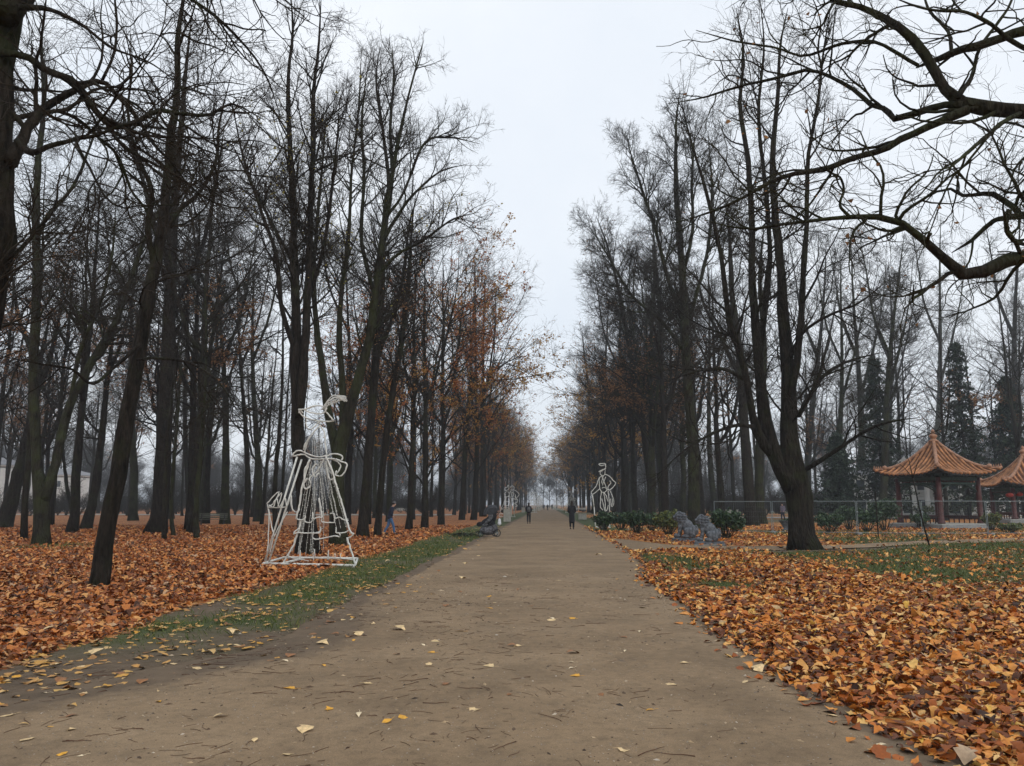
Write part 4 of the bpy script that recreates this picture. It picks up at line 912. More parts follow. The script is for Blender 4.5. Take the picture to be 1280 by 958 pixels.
# far-off wood, one mass
rg = np.random.default_rng(77); light = []
for q in range(4):
    st = proto_stems(24, 0.42, rg, forks=2)
    lv = branches([(P[None], R[None]) for P, R in st], rg, [dict(d=1.0, t0=.15, a=(.5, 1.1), l=lambda t, pl, p: 7 * np.sqrt(1.1 - t), K=6, w=.12, up=.05, r=.03), dict(d=1.3, a=(.4, 1), l=lambda t, pl, p: pl * .45, K=5, w=.14, up=.04, r=.025), dict(d=1.6, a=(.4, 1), l=lambda t, pl, p: pl * .5 + .3, K=3, w=.14, up=.03, r=.022)])
    mb = MB()
    for P, R in st:
        V, Qd, T = tubes(P[None, ::3], R[None, ::3], 5); mb.add(V, Qd)
    for P, R in lv:
        V, Qd, T = tubes(P, R, 3); mb.add(V, Qd)
    light.append((np.concatenate(mb.v), np.concatenate(mb.q)))
mb = MB(); cnt = 0
while cnt < 330:
    y = rg.uniform(190, 360); x = rg.uniform(-0.78, 0.72) * y
    if abs(x) < 14 and y < 350: continue
    if y > 300 and rg.uniform() < .3 and abs(x) > 40: continue
    V, Qd = light[cnt % 4]; a = rg.uniform(0, 6.28); s = rg.uniform(.7, 1.05) if cnt < 150 else rg.uniform(.3, .58); ca, sa = math.cos(a), math.sin(a)
    V2 = np.stack([V[:, 0] * ca - V[:, 1] * sa, V[:, 0] * sa + V[:, 1] * ca, V[:, 2]], -1) * s + np.array([x, y, -.05]); mb.add(V2, Qd); cnt += 1
for x, y in [(x, 375 + 6 * math.sin(x)) for x in np.arange(-40, 41, 3.2)]:
    V, Qd = light[int(x) % 4]; mb.add(V * 0.8 + np.array([x, y, -.05]), Qd)
tag(mb.build('distant_wood', M['twig'], smooth=True), 'distant bare wood closing the view beyond the avenue trees', 'wood', kind='stuff')

# bare undergrowth between the far trunks, one mass
rg = np.random.default_rng(88); mb = MB(); th = []
for q in range(3):
    n = 9; st = []
    for k in range(n):
        a = rg.uniform(0, 6.28); s = np.linspace(0, 1, 6); L = rg.uniform(2.6, 5.0)
        st.append(np.stack([np.cos(a) * s * L * .35, np.sin(a) * s * L * .35, s * L], -1) + rg.normal(0, .05, (6, 3)))
    P = np.array(st); Rr = np.full((n, 6), .035) * (1.15 - np.linspace(0, 1, 6))
    lv = branches([(P, Rr)], rg, [dict(d=2.2, t0=.1, a=(.3, .9), l=lambda t, pl, p: 1.5 * (1.2 - t), K=4, w=.15, up=.06, r=.018), dict(d=3.0, a=(.3, .9), l=lambda t, pl, p: pl * .5 + .2, K=3, w=.15, up=.03, r=.015)])
    m2 = MB(); V, Qd, T = tubes(P, Rr, 3); m2.add(V, Qd)
    for P2, R2 in lv: V, Qd, T = tubes(P2, R2, 3); m2.add(V, Qd)
    th.append((np.concatenate(m2.v), np.concatenate(m2.q)))
cnt = 0
while cnt < 640:
    y = rg.uniform(108, 260); x = rg.uniform(-0.78, 0.72) * y
    if abs(x) < 17: continue
    V, Qd = th[cnt % 3]; a = rg.uniform(0, 6.28); s = rg.uniform(.5, 1.25); ca, sa = math.cos(a), math.sin(a)
    mb.add(np.stack([V[:, 0] * ca - V[:, 1] * sa, V[:, 0] * sa + V[:, 1] * ca, V[:, 2]], -1) * [s * 1.5, s * 1.5, s] + np.array([x, y, -.05]), Qd); cnt += 1
tag(mb.build('undergrowth', M['twig'], smooth=True), 'bare brown undergrowth filling the gaps between the far trunks', 'undergrowth', kind='stuff')
# conifers
def conifer(name, label, px, py_base, py_top, seed, spread):
    g = G(px, py_base); H = W(px, py_top, g[1])[2]; rg = np.random.default_rng(seed)
    root = empty(name, (g[0], g[1], 0)); mb = MB(); z = np.linspace(0, H, 14)
    mb.tube(np.stack([0.05 * np.sin(z), 0.05 * np.cos(z) - .05, z], -1), 0.22 * (1 - z / H) + 0.02, 9); mb.build('trunk', M['bark_brown'], root, smooth=True)
    n = 320; t = rg.uniform(0.08, 0.99, n); a = rg.uniform(0, 6.28, n); L = spread * (1 - t) ** 0.8 * rg.uniform(.6, 1.15, n) + 0.3; s = np.linspace(0, 1, 7)
    P = np.stack([np.cos(a)[:, None] * L[:, None] * s, np.sin(a)[:, None] * L[:, None] * s, (t * H)[:, None] + L[:, None] * (-0.35 * s + 0.12 * s ** 2)], -1)
    V, Qd, T = tubes(P, (0.012 + 0.01 * L)[:, None] * (1.1 - s), 3); mb = MB(); mb.add(V, Qd)
    mb.build('branches', M['twig'], root, smooth=True)
    k = 26; idx = np.repeat(np.arange(n), k); u = rg.uniform(0.15, 1, n * k); pos = P[idx, 0] * (1 - u[:, None]) + P[idx, -1] * u[:, None] + rg.normal(0, .10, (n * k, 3)); pos[:, 2] -= np.abs(rg.normal(0, .12, n * k))
    V, Qd = scatter_leaves(pos, 0.26, rg, 0.9, False); link('foliage', mesh_np('needles', V, Qd, None, True), M['needles'], root)
    tag(root, label, 'tree')
conifer('conifer_tree', 'dark conifer left of the first pavilion roof', 1106, 649.5, 445, 1, 3.6)
conifer('conifer_tree', 'dark conifer towering behind the right slope of the first pavilion', 1212, 649.5, 425, 2, 4.2)
conifer('conifer_tree', 'dark low conifer beside the lawn tree behind the fence', 1052, 649.5, 540, 3, 3.4)
conifer('conifer_tree', 'dark conifer cut by the right border behind the second pavilion', 1272, 649.5, 470, 4, 4.4)

# ------------------------------------------------------------------ light sculptures
def frame_map(zx, zy, zs, base_px, base_zx, base_zy):
    """zoom pixels -> metres in the figure's own frame (x right, z up), origin at the base point"""
    g = G(*base_px); k = mpp(g[1]) / zs * 1.0
    def f(p, dy=0.0): return ((p[0] - base_zx) * k, dy, (base_zy - p[1]) * k * 1.01)
    return g, f
def sculpt(root, fm, lines, r, name, mat='rope', dy=0.0, label=None):
    mb = MB(); r = r * 0.78
    for q, ln in enumerate(lines):
        ddy = dy + 0.05 * math.sin(q * 2.1)
        P = spline(np.array([fm(p, ddy) for p in ln]), max(8, len(ln) * 4)) if len(ln) > 2 else np.array([fm(p, ddy) for p in ln])
        P = P[:, :3]; P = P + np.random.default_rng(q).normal(0, r * 0.18, P.shape)
        P[:, 2] = np.maximum(P[:, 2], r + .02)
        mb.tube(P, r * (1 + 0.12 * np.sin(np.arange(len(P)) * 1.7)), 6)
    o = mb.build(name, M[mat], root, smooth=True)
    if label: o['label'] = label
    return o
def straight(root, fm, segs, r, name, mat='rope'):
    mb = MB()
    for a, b, d0, d1 in segs: mb.tube([fm(a, d0), fm(b, d1)], r, 7)
    return mb.build(name, M[mat], root, smooth=True)
# hatted lady
g, fm = frame_map(300, 480, 3.833, (383, 709), 320, 878)
lady = empty('light_sculpture', g)
tag(lady, 'nearest white rope light lady in plumed hat and wide skirt with big bow', 'light sculpture')
straight(lady, fm, [((112, 862), (552, 870), 0, 0), ((112, 862), (150, 846), 0, 1.0), ((552, 870), (520, 850), 0, 1.0), ((150, 846), (520, 850), 1.0, 1.0), ((120, 860), (108, 878), 0, -.25), ((552, 868), (556, 878), 0, -.25), ((205, 862), (250, 850), 0, 1.0)], 0.030, 'base_frame')
straight(lady, fm, [((248, 360), (120, 850), 0.1, 0.0), ((262, 372), (128, 862), 0.25, 0.15)], 0.026, 'support_pole')
sculpt(lady, fm, [[(250, 135), (290, 131), (330, 118), (365, 118), (380, 124)], [(250, 135), (265, 160), (300, 178), (350, 190), (400, 192), (425, 188)], [(330, 118), (285, 138), (340, 155), (380, 152), (392, 128)], [(425, 188), (402, 162), (384, 142), (390, 120)], [(250, 150), (258, 138), (272, 150)]], 0.026, 'hat')
fe = []
for q in range(7):
    o_ = q * 5; fe.append([(362 + q * 3, 138 - q), (382 + q * 2, 112 - q * 3), (410 + q, 98 - q * 5), (440, 84 - q * 3), (462 + q * 3, 72 + (q % 3) * 9), (480 + (q % 2) * 8, 88 + (q % 3) * 5)])
for q in range(12): fe.append([(375 + q * 8, 122 - q * 4), (388 + q * 8, 120 - q * 3.4), (396 + q * 8, 108 - q * 3)])
sculpt(lady, fm, fe, 0.014, 'hat_feather')
sculpt(lady, fm, [[(293, 178), (291, 205), (300, 225), (316, 232), (335, 216), (352, 198), (364, 188)]], 0.022, 'face_outline')
sculpt(lady, fm, [[(360, 214), (332, 240), (305, 282), (294, 315), (290, 345)], [(352, 198), (366, 222), (381, 245), (386, 290), (396, 355)], [(345, 230), (300, 290), (285, 330)], [(230, 358), (240, 340), (262, 332), (290, 342), (330, 358), (365, 362), (396, 358)], [(230, 360), (262, 352), (290, 352), (312, 368), (345, 373), (400, 372)]], 0.026, 'bodice')
sculpt(lady, fm, [[(312, 385), (300, 440), (285, 500), (275, 585), (262, 655)], [(284, 658), (272, 715), (250, 780), (225, 825), (205, 862)], [(396, 360), (430, 430), (452, 500), (482, 582), (500, 640), (525, 710), (540, 725)], [(510, 742), (530, 800), (555, 868)], [(366, 560), (375, 600), (385, 650)], [(320, 375), (296, 430), (300, 480)]], 0.034, 'skirt')
sculpt(lady, fm, [[(262, 655), (282, 660), (302, 656), (306, 640), (304, 668), (332, 672), (340, 660), (340, 625), (344, 655), (366, 648), (386, 652), (388, 670), (440, 672), (448, 668), (444, 632), (424, 630)], [(450, 655), (468, 648), (490, 660), (512, 662)], [(284, 700), (262, 712), (254, 728), (275, 720), (330, 722), (378, 716), (384, 690), (380, 720), (352, 722), (346, 740), (366, 750), (412, 742), (456, 734), (478, 738), (474, 722), (458, 718), (458, 695)], [(458, 722), (500, 718), (518, 708)], [(510, 745), (530, 735), (540, 722)]], 0.022, 'ruffle')
sculpt(lady, fm, [[(395, 362), (420, 350), (452, 350), (474, 362), (470, 380), (438, 374), (400, 370)], [(400, 370), (436, 378), (464, 400), (456, 432), (434, 446), (410, 428), (394, 384)], [(464, 384), (500, 398), (490, 436), (470, 456), (446, 448), (452, 430)], [(396, 384), (405, 440), (418, 470), (438, 462), (424, 420), (400, 380)], [(385, 372), (352, 430), (322, 456), (318, 470)], [(318, 465), (327, 488), (318, 510), (300, 512), (295, 490), (310, 464)], [(350, 395), (330, 420), (345, 460), (360, 440)]], 0.026, 'bow')
sculpt(lady, fm, [[(115, 585), (165, 530), (172, 536), (150, 580), (122, 602)], [(115, 585), (126, 640), (128, 760), (124, 850)], [(150, 580), (186, 534), (188, 545), (172, 600)], [(122, 602), (200, 602), (216, 590)], [(216, 592), (224, 556), (232, 596), (250, 622), (262, 622)], [(236, 545), (240, 590), (246, 618)], [(125, 610), (142, 682), (160, 740)], [(215, 622), (182, 682), (152, 750), (138, 820)], [(130, 590), (150, 600), (165, 560), (180, 600), (205, 560), (215, 600)]], 0.019, 'folded_parasol')
strn = MB(); bl = strn; rg = np.random.default_rng(8)
for q in range(22):
    xt = 312 + q * 3.6 + rg.normal(0, 1.5); xb = 235 + q * 12.5; top = 372 + rg.uniform(0, 20); bot = 640 if xb > 388 and xb < 450 else 815 + rg.uniform(-15, 15) if xb < 385 else 700
    pts = [(xt + (xb - xt) * s + rg.normal(0, 1.2), top + (bot - top) * s) for s in np.linspace(0, 1, 9) ** 1.0]
    d = 0.25 + 0.3 * math.sin(q * 1.3); P = np.array([fm(p, d) for p in pts]); strn.tube(P, 0.004, 4)
    for s in np.linspace(0.02, 0.98, 18):
        k = s * 8; i = min(int(k), 7); p = P[i] * (1 - (k - i)) + P[i + 1] * (k - i); bl.ball(tuple(p + rg.normal(0, .008, 3)), 0.0125, 1)
for q in range(6):
    xt = 325 + q * 9; pts = [(xt + rg.normal(0, 2), 235 + abs(q - 3) * 12), (xt - 4, 300), (xt + rg.normal(0, 3), 350)]; P = np.array([fm(p, .1) for p in pts]); strn.tube(P, 0.004, 4)
    for s in np.linspace(0, 1, 10): bl.ball(tuple(P[0] * (1 - s) + P[2] * s), 0.011, 1)
strn.build('light_strands', M['bulb'], lady)
sculpt(lady, fm, [[(215, 850), (225, 825), (255, 838), (300, 845), (330, 850)], [(280, 850), (285, 800), (290, 850)], [(355, 850), (358, 795), (362, 830)], [(420, 845), (422, 800), (426, 845)], [(455, 845), (452, 815)], [(480, 845), (486, 812)], [(270, 840), (340, 835), (430, 832), (545, 845)]], 0.012, 'skirt_hem')

# gentleman with cane
def gentleman(base_px, label, h=1.0):
    g, fm = frame_map(730, 570, 8.708, base_px, 205, 775)
    t = empty('light_sculpture', g); tag(t, label, 'light sculpture')
    L = 0.036
    sculpt(t, fm, [[(176, 110), (186, 101), (215, 99), (246, 100), (251, 125), (248, 155), (215, 166), (180, 182)], [(174, 186), (214, 176), (240, 152)], [(180, 112), (205, 122), (246, 112)]], L, 'hat')
    sculpt(t, fm, [[(190, 185), (194, 212), (208, 226), (222, 230), (240, 212), (246, 165)]], L, 'face_outline')
    sculpt(t, fm, [[(240, 212), (285, 230), (330, 280), (355, 308), (322, 355), (286, 382)], [(292, 280), (304, 305), (270, 352), (284, 380)], [(215, 230), (182, 250), (160, 300), (145, 340), (112, 378), (93, 402), (104, 424), (140, 402), (182, 368)], [(182, 250), (180, 310), (186, 362), (205, 400), (236, 402), (266, 376), (286, 380)], [(225, 230), (206, 290), (212, 312)], [(250, 240), (232, 290), (246, 332), (258, 372)], [(210, 240), (226, 280), (214, 330)], [(206, 360), (236, 352), (264, 372)]], L, 'coat')
    sculpt(t, fm, [[(292, 385), (318, 440), (332, 520), (304, 556), (298, 470)], [(304, 556), (316, 520), (318, 470)]], L * .8, 'coat_tail')
    sculpt(t, fm, [[(200, 402), (190, 480), (188, 560), (215, 592)], [(204, 470), (222, 540), (240, 620)], [(272, 385), (282, 500), (284, 640)], [(225, 402), (236, 480), (242, 600)], [(272, 540), (256, 590), (240, 600)], [(284, 645), (334, 648), (322, 612)], [(222, 402), (252, 440), (268, 500)], [(284, 640), (286, 700), (284, 772)], [(240, 610), (238, 690), (236, 772)]], L, 'trousers')
    straight(t, fm, [((104, 424), (120, 560), 0, 0), ((120, 560), (128, 690), 0, 0), ((128, 690), (130, 775), 0, 0)], L, 'cane')
    straight(t, fm, [((128, 770), (290, 772), 0, 0), ((128, 770), (160, 765), 0, 0.9), ((290, 772), (270, 765), 0, 0.9)], 0.03, 'base_frame')
    return t
gentleman((753, 660), 'white rope light figure of a gentleman with cap and cane behind the hedge')
# couple
def couple(base_px, label, k=1.0):
    g, fm = frame_map(560, 590, 9.583, base_px, 720, 530)
    t = empty('light_sculpture', g); tag(t, label, 'light sculpture'); L = 0.06
    sculpt(t, fm, [[(678, 208), (688, 190), (712, 182), (720, 158), (730, 184), (724, 210), (692, 226), (676, 214)]], L, 'hat')
    sculpt(t, fm, [[(702, 234), (678, 262), (690, 292), (722, 292), (738, 262), (716, 236)], [(690, 292), (666, 380), (632, 450), (618, 530)], [(734, 300), (744, 400), (746, 525)], [(656, 428), (700, 420), (742, 430)], [(670, 372), (705, 350), (738, 368)], [(632, 428), (650, 430), (648, 450)], [(690, 410), (712, 396), (732, 410), (715, 440), (692, 430)], [(700, 300), (690, 360), (700, 420), (690, 470)]], L, 'gown')
    sculpt(t, fm, [[(748, 190), (758, 172), (780, 172), (792, 190), (786, 212), (768, 222), (752, 210)]], L, 'head_outline')
    sculpt(t, fm, [[(752, 224), (734, 262), (740, 300)], [(792, 215), (825, 235), (850, 268), (822, 308), (798, 292)], [(752, 224), (760, 280), (752, 312), (802, 318), (808, 270)], [(760, 318), (826, 330), (832, 356), (800, 372), (832, 398), (806, 410)], [(768, 240), (790, 262), (770, 300)], [(808, 270), (812, 300), (838, 340)]], L, 'tailcoat')
    sculpt(t, fm, [[(758, 318), (756, 400), (766, 528)], [(788, 380), (796, 528)], [(770, 330), (790, 380), (784, 440)]], L, 'trousers')
    straight(t, fm, [((618, 527), (805, 527), 0, 0), ((630, 492), (746, 496), 0, 0), ((618, 527), (640, 520), 0, 1.0), ((805, 527), (790, 520), 0, 1.0)], 0.035, 'base_frame')
    return t
c1 = couple((635, 646.5), 'white rope light figures of a dancing couple on the left verge')
def far_copy(src, px, py, label, rz=0.0, grp=None):
    g = G(px, py); o = copy_tree(src); o.location = (g[0], g[1], 0); o.rotation_euler = (0, 0, rz)
    tag(o, label, 'light sculpture', grp); return o
far_copy(c1, 666, 641.3, 'second white light couple behind the walker on the left verge', 0.4)
far_copy(lady, 714, 641.5, 'white plumed light lady seen directly behind the walker in the long black coat', 0.1)
for px, py in ((671.5, 638.6), (675, 637.2), (699, 638.2), (694, 637.0)):
    far_copy(lady if px > 690 else c1, px, py, 'tiny pale light figure at the far end of the ' + ('right' if px > 690 else 'left') + ' verge', 0.3, 'farthest light figures on the ' + ('right' if px > 690 else 'left') + ' verge')

# ------------------------------------------------------------------ figures
def skin_mesh(J, E, Rd, sub=2, root=None):
    """J name->pos, E list of pairs, Rd name->radius (or pair)"""
    names = list(J); ix = {n: i for i, n in enumerate(names)}
    me = bpy.data.meshes.new('sk'); me.from_pydata([tuple(J[n]) for n in names], [(ix[a], ix[b_]) for a, b_ in E], []); me.update()
    o = bpy.data.objects.new('sk_tmp', me); COL.objects.link(o)
    md = o.modifiers.new('s', 'SKIN'); md.use_smooth_shade = True
    for i, n in enumerate(names):
        rr = Rd[n]; rr = rr if isinstance(rr, tuple) else (rr, rr); me.skin_vertices[0].data[i].radius = rr
        me.skin_vertices[0].data[i].use_root = (n == (root or names[0]))
    sb = o.modifiers.new('b', 'SUBSURF'); sb.levels = sub
    dg = bpy.context.evaluated_depsgraph_get(); dg.update()
    m2 = bpy.data.meshes.new_from_object(o.evaluated_get(dg)); bpy.data.objects.remove(o); bpy.data.meshes.remove(me)
    bm = bmesh.new(); bm.from_mesh(m2); bpy.data.meshes.remove(m2); return bm
def from_bms(name, bms, mat, parent):
    mb = MB()
    for b_ in bms: mb.addbm(b_)
    return mb.build(name, mat, parent, smooth=True)
def person(loc, face, pose, label, coat='cloth_black', legs='cloth_black', coat_len=0.75, hood=False, bag=None, hair_long=False, H=1.72, hat=None):
    """face: direction angle (0 = facing +y, away from camera). pose: dict lean, stride, arms"""
    s = H / 1.72; root = empty('person', loc, face); lean = pose.get('lean', 0.03); st = pose.get('stride', 0.18); hd = pose.get('head', 0.0)
    def up_(z, y=0.0): return y + math.tan(lean) * max(0, z - 0.95)
    J = {}
    J['pelvis'] = (0, 0, .95); J['waist'] = (0, up_(1.10), 1.10); J['chest'] = (0, up_(1.32), 1.32); J['neck0'] = (0, up_(1.44), 1.44); J['neck1'] = (0, up_(1.52) + .01 + hd * .5, 1.52 - hd * .2)
    hz_ = 1.60 - hd * .6; hy = up_(1.60) + hd; J['head0'] = (0, hy + .02, hz_); J['head1'] = (0, hy + .01, hz_ + .07)
    J['chin'] = (0, hy + .065, hz_ - .035); J['nose'] = (0, hy + .115, hz_ + .015)
    for sd, n in ((-1, 'L'), (1, 'R')):
        f = st * (1 if n == 'R' else -1)
        J['sh' + n] = (.175 * sd, up_(1.40), 1.40)
        sw = pose.get('swing', .12) * (-1 if n == 'R' else 1); af = pose.get('hands', 0.0)
        J['el' + n] = (.235 * sd, up_(1.13) + sw * .5 - .02, 1.12); J['wr' + n] = (.20 * sd * (1 - af * .5), up_(.95) + sw + .10 + af * .12, .90 + af * .12)
        J['pa' + n] = (.20 * sd * (1 - af * .5), up_(.9) + sw + .13 + af * .12, .83 + af * .12)
        J['hip' + n] = (.09 * sd, 0, .90); J['kn' + n] = (.095 * sd, f * .55 + .05, .49); J['an' + n] = (.095 * sd, f - (.05 if f < 0 else 0), .085 + (.04 if f < 0 else 0)); J['toe' + n] = (.10 * sd, f + .15, .035)
    E = [('pelvis', 'waist'), ('waist', 'chest'), ('chest', 'neck0'), ('neck0', 'neck1'), ('neck1', 'head0'), ('head0', 'head1'), ('head0', 'chin'), ('head0', 'nose')]
    for n in 'LR': E += [('chest', 'sh' + n), ('sh' + n, 'el' + n), ('el' + n, 'wr' + n), ('wr' + n, 'pa' + n), ('pelvis', 'hip' + n), ('hip' + n, 'kn' + n), ('kn' + n, 'an' + n), ('an' + n, 'toe' + n)]
    Rr = dict(pelvis=(.15, .105), waist=(.13, .10), chest=(.155, .115), neck0=.06, neck1=.052, head0=.085, head1=.078, chin=.045, nose=.016)
    for n in 'LR': Rr.update({'sh' + n: .058, 'el' + n: .042, 'wr' + n: .028, 'pa' + n: (.040, .018), 'hip' + n: .088, 'kn' + n: .058, 'an' + n: .040, 'toe' + n: .034})
    if s != 1: J = {k: tuple(c * s for c in v_) for k, v_ in J.items()}
    bms = [skin_mesh(J, E, Rr, 2, 'pelvis')]
    for n, sd in (('L', -1), ('R', 1)):     # fingers and thumb, rooted in the palm
        wv = Vector(J['wr' + n]); pv = Vector(J['pa' + n]); d = (pv - wv).normalized()
        for q in range(4):
            o_ = Vector(((0), (q - 1.5) * .017, 0)); l_ = (.062, .072, .068, .052)[q]; a = pv - d * .01 + o_; b_ = a + d * l_ * .5; c_ = b_ + (d + Vector((-sd * .55, 0, 0))).normalized() * l_ * .5
            bms.append(skin_mesh({'a': a, 'b': b_, 'c': c_}, [('a', 'b'), ('b', 'c')], {'a': .009, 'b': .0085, 'c': .007}, 1))
        a = wv + d * .03; b_ = a + (d + Vector((-sd * .3, .9, 0))).normalized() * .035; c_ = b_ + (d + Vector((0, .3, 0))).normalized() * .028
        bms.append(skin_mesh({'a': a, 'b': b_, 'c': c_}, [('a', 'b'), ('b', 'c')], {'a': .012, 'b': .010, 'c': .008}, 1))
    body = from_bms('body', bms, M['skin'], root)
    # coat: torso + sleeves
    Jc = {k: J[k] for k in ('pelvis', 'waist', 'chest', 'neck0', 'shL', 'shR', 'elL', 'elR')}
    Ec = [('pelvis', 'waist'), ('waist', 'chest'), ('chest', 'neck0'), ('chest', 'shL'), ('chest', 'shR'), ('shL', 'elL'), ('shR', 'elR'), ('elL', 'cfL'), ('elR', 'cfR')]
    for n in 'LR': a, b_ = Vector(J['el' + n]), Vector(J['wr' + n]); Jc['cf' + n] = tuple(a.lerp(b_, .93))
    Rc = dict(pelvis=(.195, .15), waist=(.175, .14), chest=(.19, .155), neck0=.085, shL=.085, shR=.085, elL=.066, elR=.066, cfL=.05, cfR=.05)
    if coat_len < .9:
        Jc['hem'] = (0, 0, coat_len * s); Ec.append(('pelvis', 'hem')); Rc['hem'] = (.205, .175)
    if coat_len < .6: Jc['hem2'] = (0, -.02, (coat_len - .12) * s); Ec.append(('hem', 'hem2')); Rc['hem2'] = (.20, .19)
    from_bms('coat', [skin_mesh(Jc, Ec, Rc, 2, 'chest')], M[coat], root)
    tr = []
    for n in 'LR': tr.append(skin_mesh({k: J[k + n] for k in ('hip', 'kn', 'an')}, [('hip', 'kn'), ('kn', 'an')], {'hip': .105, 'kn': .078, 'an': .062}, 2))
    from_bms('trousers', tr, M[legs], root)
    sh = []
    for n in 'LR': a, t_ = Vector(J['an' + n]), Vector(J['toe' + n]); sh.append(skin_mesh({'a': a + Vector((0, -.03, -.035)), 'm': (a + t_) / 2 + Vector((0, 0, -.01)), 't': t_ + Vector((0, .03, .01))}, [('a', 'm'), ('m', 't')], {'a': .05, 'm': .048, 't': .042}, 2))
    from_bms('shoes', sh, M['rubber'], root)
    h0 = Vector(J['head1']); mb = MB(); mb.ball(tuple(h0 + Vector((0, -.022, .018))), .108 if hood else .100, 3, (0.88, 1.0, 1.05))
    if hair_long: mb.ball(tuple(h0 + Vector((0, -.065, -.12))), .085, 3, (1.0, .55, 1.6))
    if hood: mb.ball(tuple(h0 + Vector((0, -.07, -.14))), .10, 2, (1.25, .7, .8))
    mb.build('hood' if hood else 'hair', M[coat] if hood else M['hair'], root, smooth=True)
    if hat: mb = MB(); mb.ball(tuple(h0 + Vector((0, -.01, .045))), .105, 2, (.95, 1.05, .72)); mb.build('cap', M[hat], root, smooth=True)
    if bag:
        bg_ = MB(); c0 = Vector(J['chest']) + Vector((0, -.22, -.12)) if bag == 'backpack' else Vector(J['waR' if 0 else 'hipR']) + Vector((.20, -.02, .05))
        b2 = bmesh.new(); bmesh.ops.create_cube(b2, size=1); bmesh.ops.scale(b2, vec=(.27, .15, .40) if bag == 'backpack' else (.12, .26, .22), verts=b2.verts); bmesh.ops.bevel(b2, geom=list(b2.edges), offset=.05, segments=3, affect='EDGES'); bmesh.ops.translate(b2, vec=c0, verts=b2.verts)
        bg_.addbm(b2); bg_.tube([Vector(J['chest']) + Vector((-.10, -.13, .10)), Vector(J['chest']) + Vector((-.10, .02, .16)), Vector(J['chest']) + Vector((-.1, .12, 0))], .014, 5)
        bg_.build(bag, M['cloth_grey'] if bag == 'backpack' else M['black_metal'], root, smooth=True)
    tag(root, label, 'person'); return root
def pg(px, py): g = G(px, py); return (g[0], g[1], 0.02)
person(pg(487, 669), -math.pi / 2 + 0.25, dict(lean=.22, stride=.24, swing=.02, hands=.5, head=.05), 'man in dark jacket and blue jeans walking stooped through the russet leaves', 'cloth_navy', 'cloth_jean', .80, hat='cloth_grey')
person(pg(661, 655.3), 0.05, dict(lean=.05, stride=.06, swing=.05, hands=.6), 'walker in short dark jacket with a grey backpack on the left of the path', 'cloth_black', 'cloth_black', .82, bag='backpack', hair_long=True, H=1.70)
person(pg(715, 662.5), -0.05, dict(lean=.02, stride=.05, swing=.03, hands=.8), 'walker in long black coat and dark trousers on the right half of the path', 'cloth_black', 'cloth_black', .50, hair_long=True, H=1.78)
person(pg(979, 651), 2.4, dict(lean=.06, stride=.12, swing=.05, hands=.3), 'distant figure in mauve top and navy trousers behind the fence near the lawn tree', 'cloth_mauve', 'cloth_navy', .80, H=1.7)
for px, py, rz in ((680, 637.6, .2), (684.5, 638.6, .0), (690, 637.2, -.2)):
    o = person(pg(px, py), rz, dict(lean=.02, stride=.1), 'tiny dark walker far away at the vanishing end of the path'); o['group'] = 'tiny walkers at the end of the path'

M['pram'] = simple('black_pram_cloth', (0.022, 0.024, 0.030), 0.4, 10, 0.5)
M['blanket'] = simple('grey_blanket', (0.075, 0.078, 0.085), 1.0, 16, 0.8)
# ------------------------------------------------------------------ pushchair (side view, facing left)
g = G(610.5, 671.5); pc = empty('pushchair', (g[0], g[1], 0.012), 0.25); pc.scale = (1.08, 1.1, 1.13); tag(pc, 'black pushchair with big hood and patterned grey blanket parked at the path edge', 'pushchair')
def wheel(x, y, r, nm='wheel'):
    t = MB(); a = np.linspace(0, 2 * np.pi, 21)[:-1]; t.tube([(x + r * .88 * math.cos(q), y, r + r * .88 * math.sin(q)) for q in a], r * .14, 8, closed=True); wv = t.build(nm, M['rubber'], pc, smooth=True)
    t = MB(); t.tube([(x, y - .03, r), (x, y + .03, r)], r * .2, 10)
    for q in range(8): t.tube([(x, y, r), (x + r * .8 * math.cos(q * .785), y, r + r * .8 * math.sin(q * .785))], .006, 4)
    t.build('rim', M['galv'], wv)
for sy in (-.27, .27): wheel(-.42, sy, .13); wheel(.36, sy, .17)
t = MB()
for sy in (-.25, .25): t.tube([(-.42, sy, .13), (-.1, sy, .42), (.36, sy, .95), (.46, sy, 1.05)], .016, 7); t.tube([(.36, sy, .17), (.12, sy, .5), (-.05, sy, .62)], .016, 7)
t.build('frame', M['black_metal'], pc, smooth=True)
t = MB(); t.tube([(.46, -.25, 1.05), (.50, -.15, 1.08), (.50, .15, 1.08), (.46, .25, 1.05)], .02, 8); t.build('handle', M['rubber'], pc, smooth=True)
def blob(name, parts_, mat, parent, disp=0.0, vox=0.02, sm=True):
    bm = bmesh.new()
    for c_, r_, sc, rt_ in parts_:
        m_ = Matrix.Translation(c_) @ Matrix.Rotation(rt_, 4, 'Y') @ Matrix.Diagonal((r_ * sc[0], r_ * sc[1], r_ * sc[2], 1))
        bmesh.ops.create_icosphere(bm, subdivisions=3, radius=1, matrix=m_)
    me = bpy.data.meshes.new(name); bm.to_mesh(me); bm.free(); o = bpy.data.objects.new('tmp_blob', me); COL.objects.link(o)
    md = o.modifiers.new('r', 'REMESH'); md.mode = 'VOXEL'; md.voxel_size = vox; md.use_smooth_shade = sm
    sm_ = o.modifiers.new('sm', 'SMOOTH'); sm_.iterations = 1
    dg = bpy.context.evaluated_depsgraph_get(); dg.update(); m2 = bpy.data.meshes.new_from_object(o.evaluated_get(dg)); bpy.data.objects.remove(o)
    m2.name = name; return link(name, m2, M[mat], parent)
blob('seat', [((.08, 0, .62), .24, (1.15, 1.0, .7), .5), ((.18, 0, .85), .22, (.9, 1.05, 1.3), .3), ((-.12, 0, .52), .2, (1.2, .95, .6), .2)], 'cloth_black', pc)
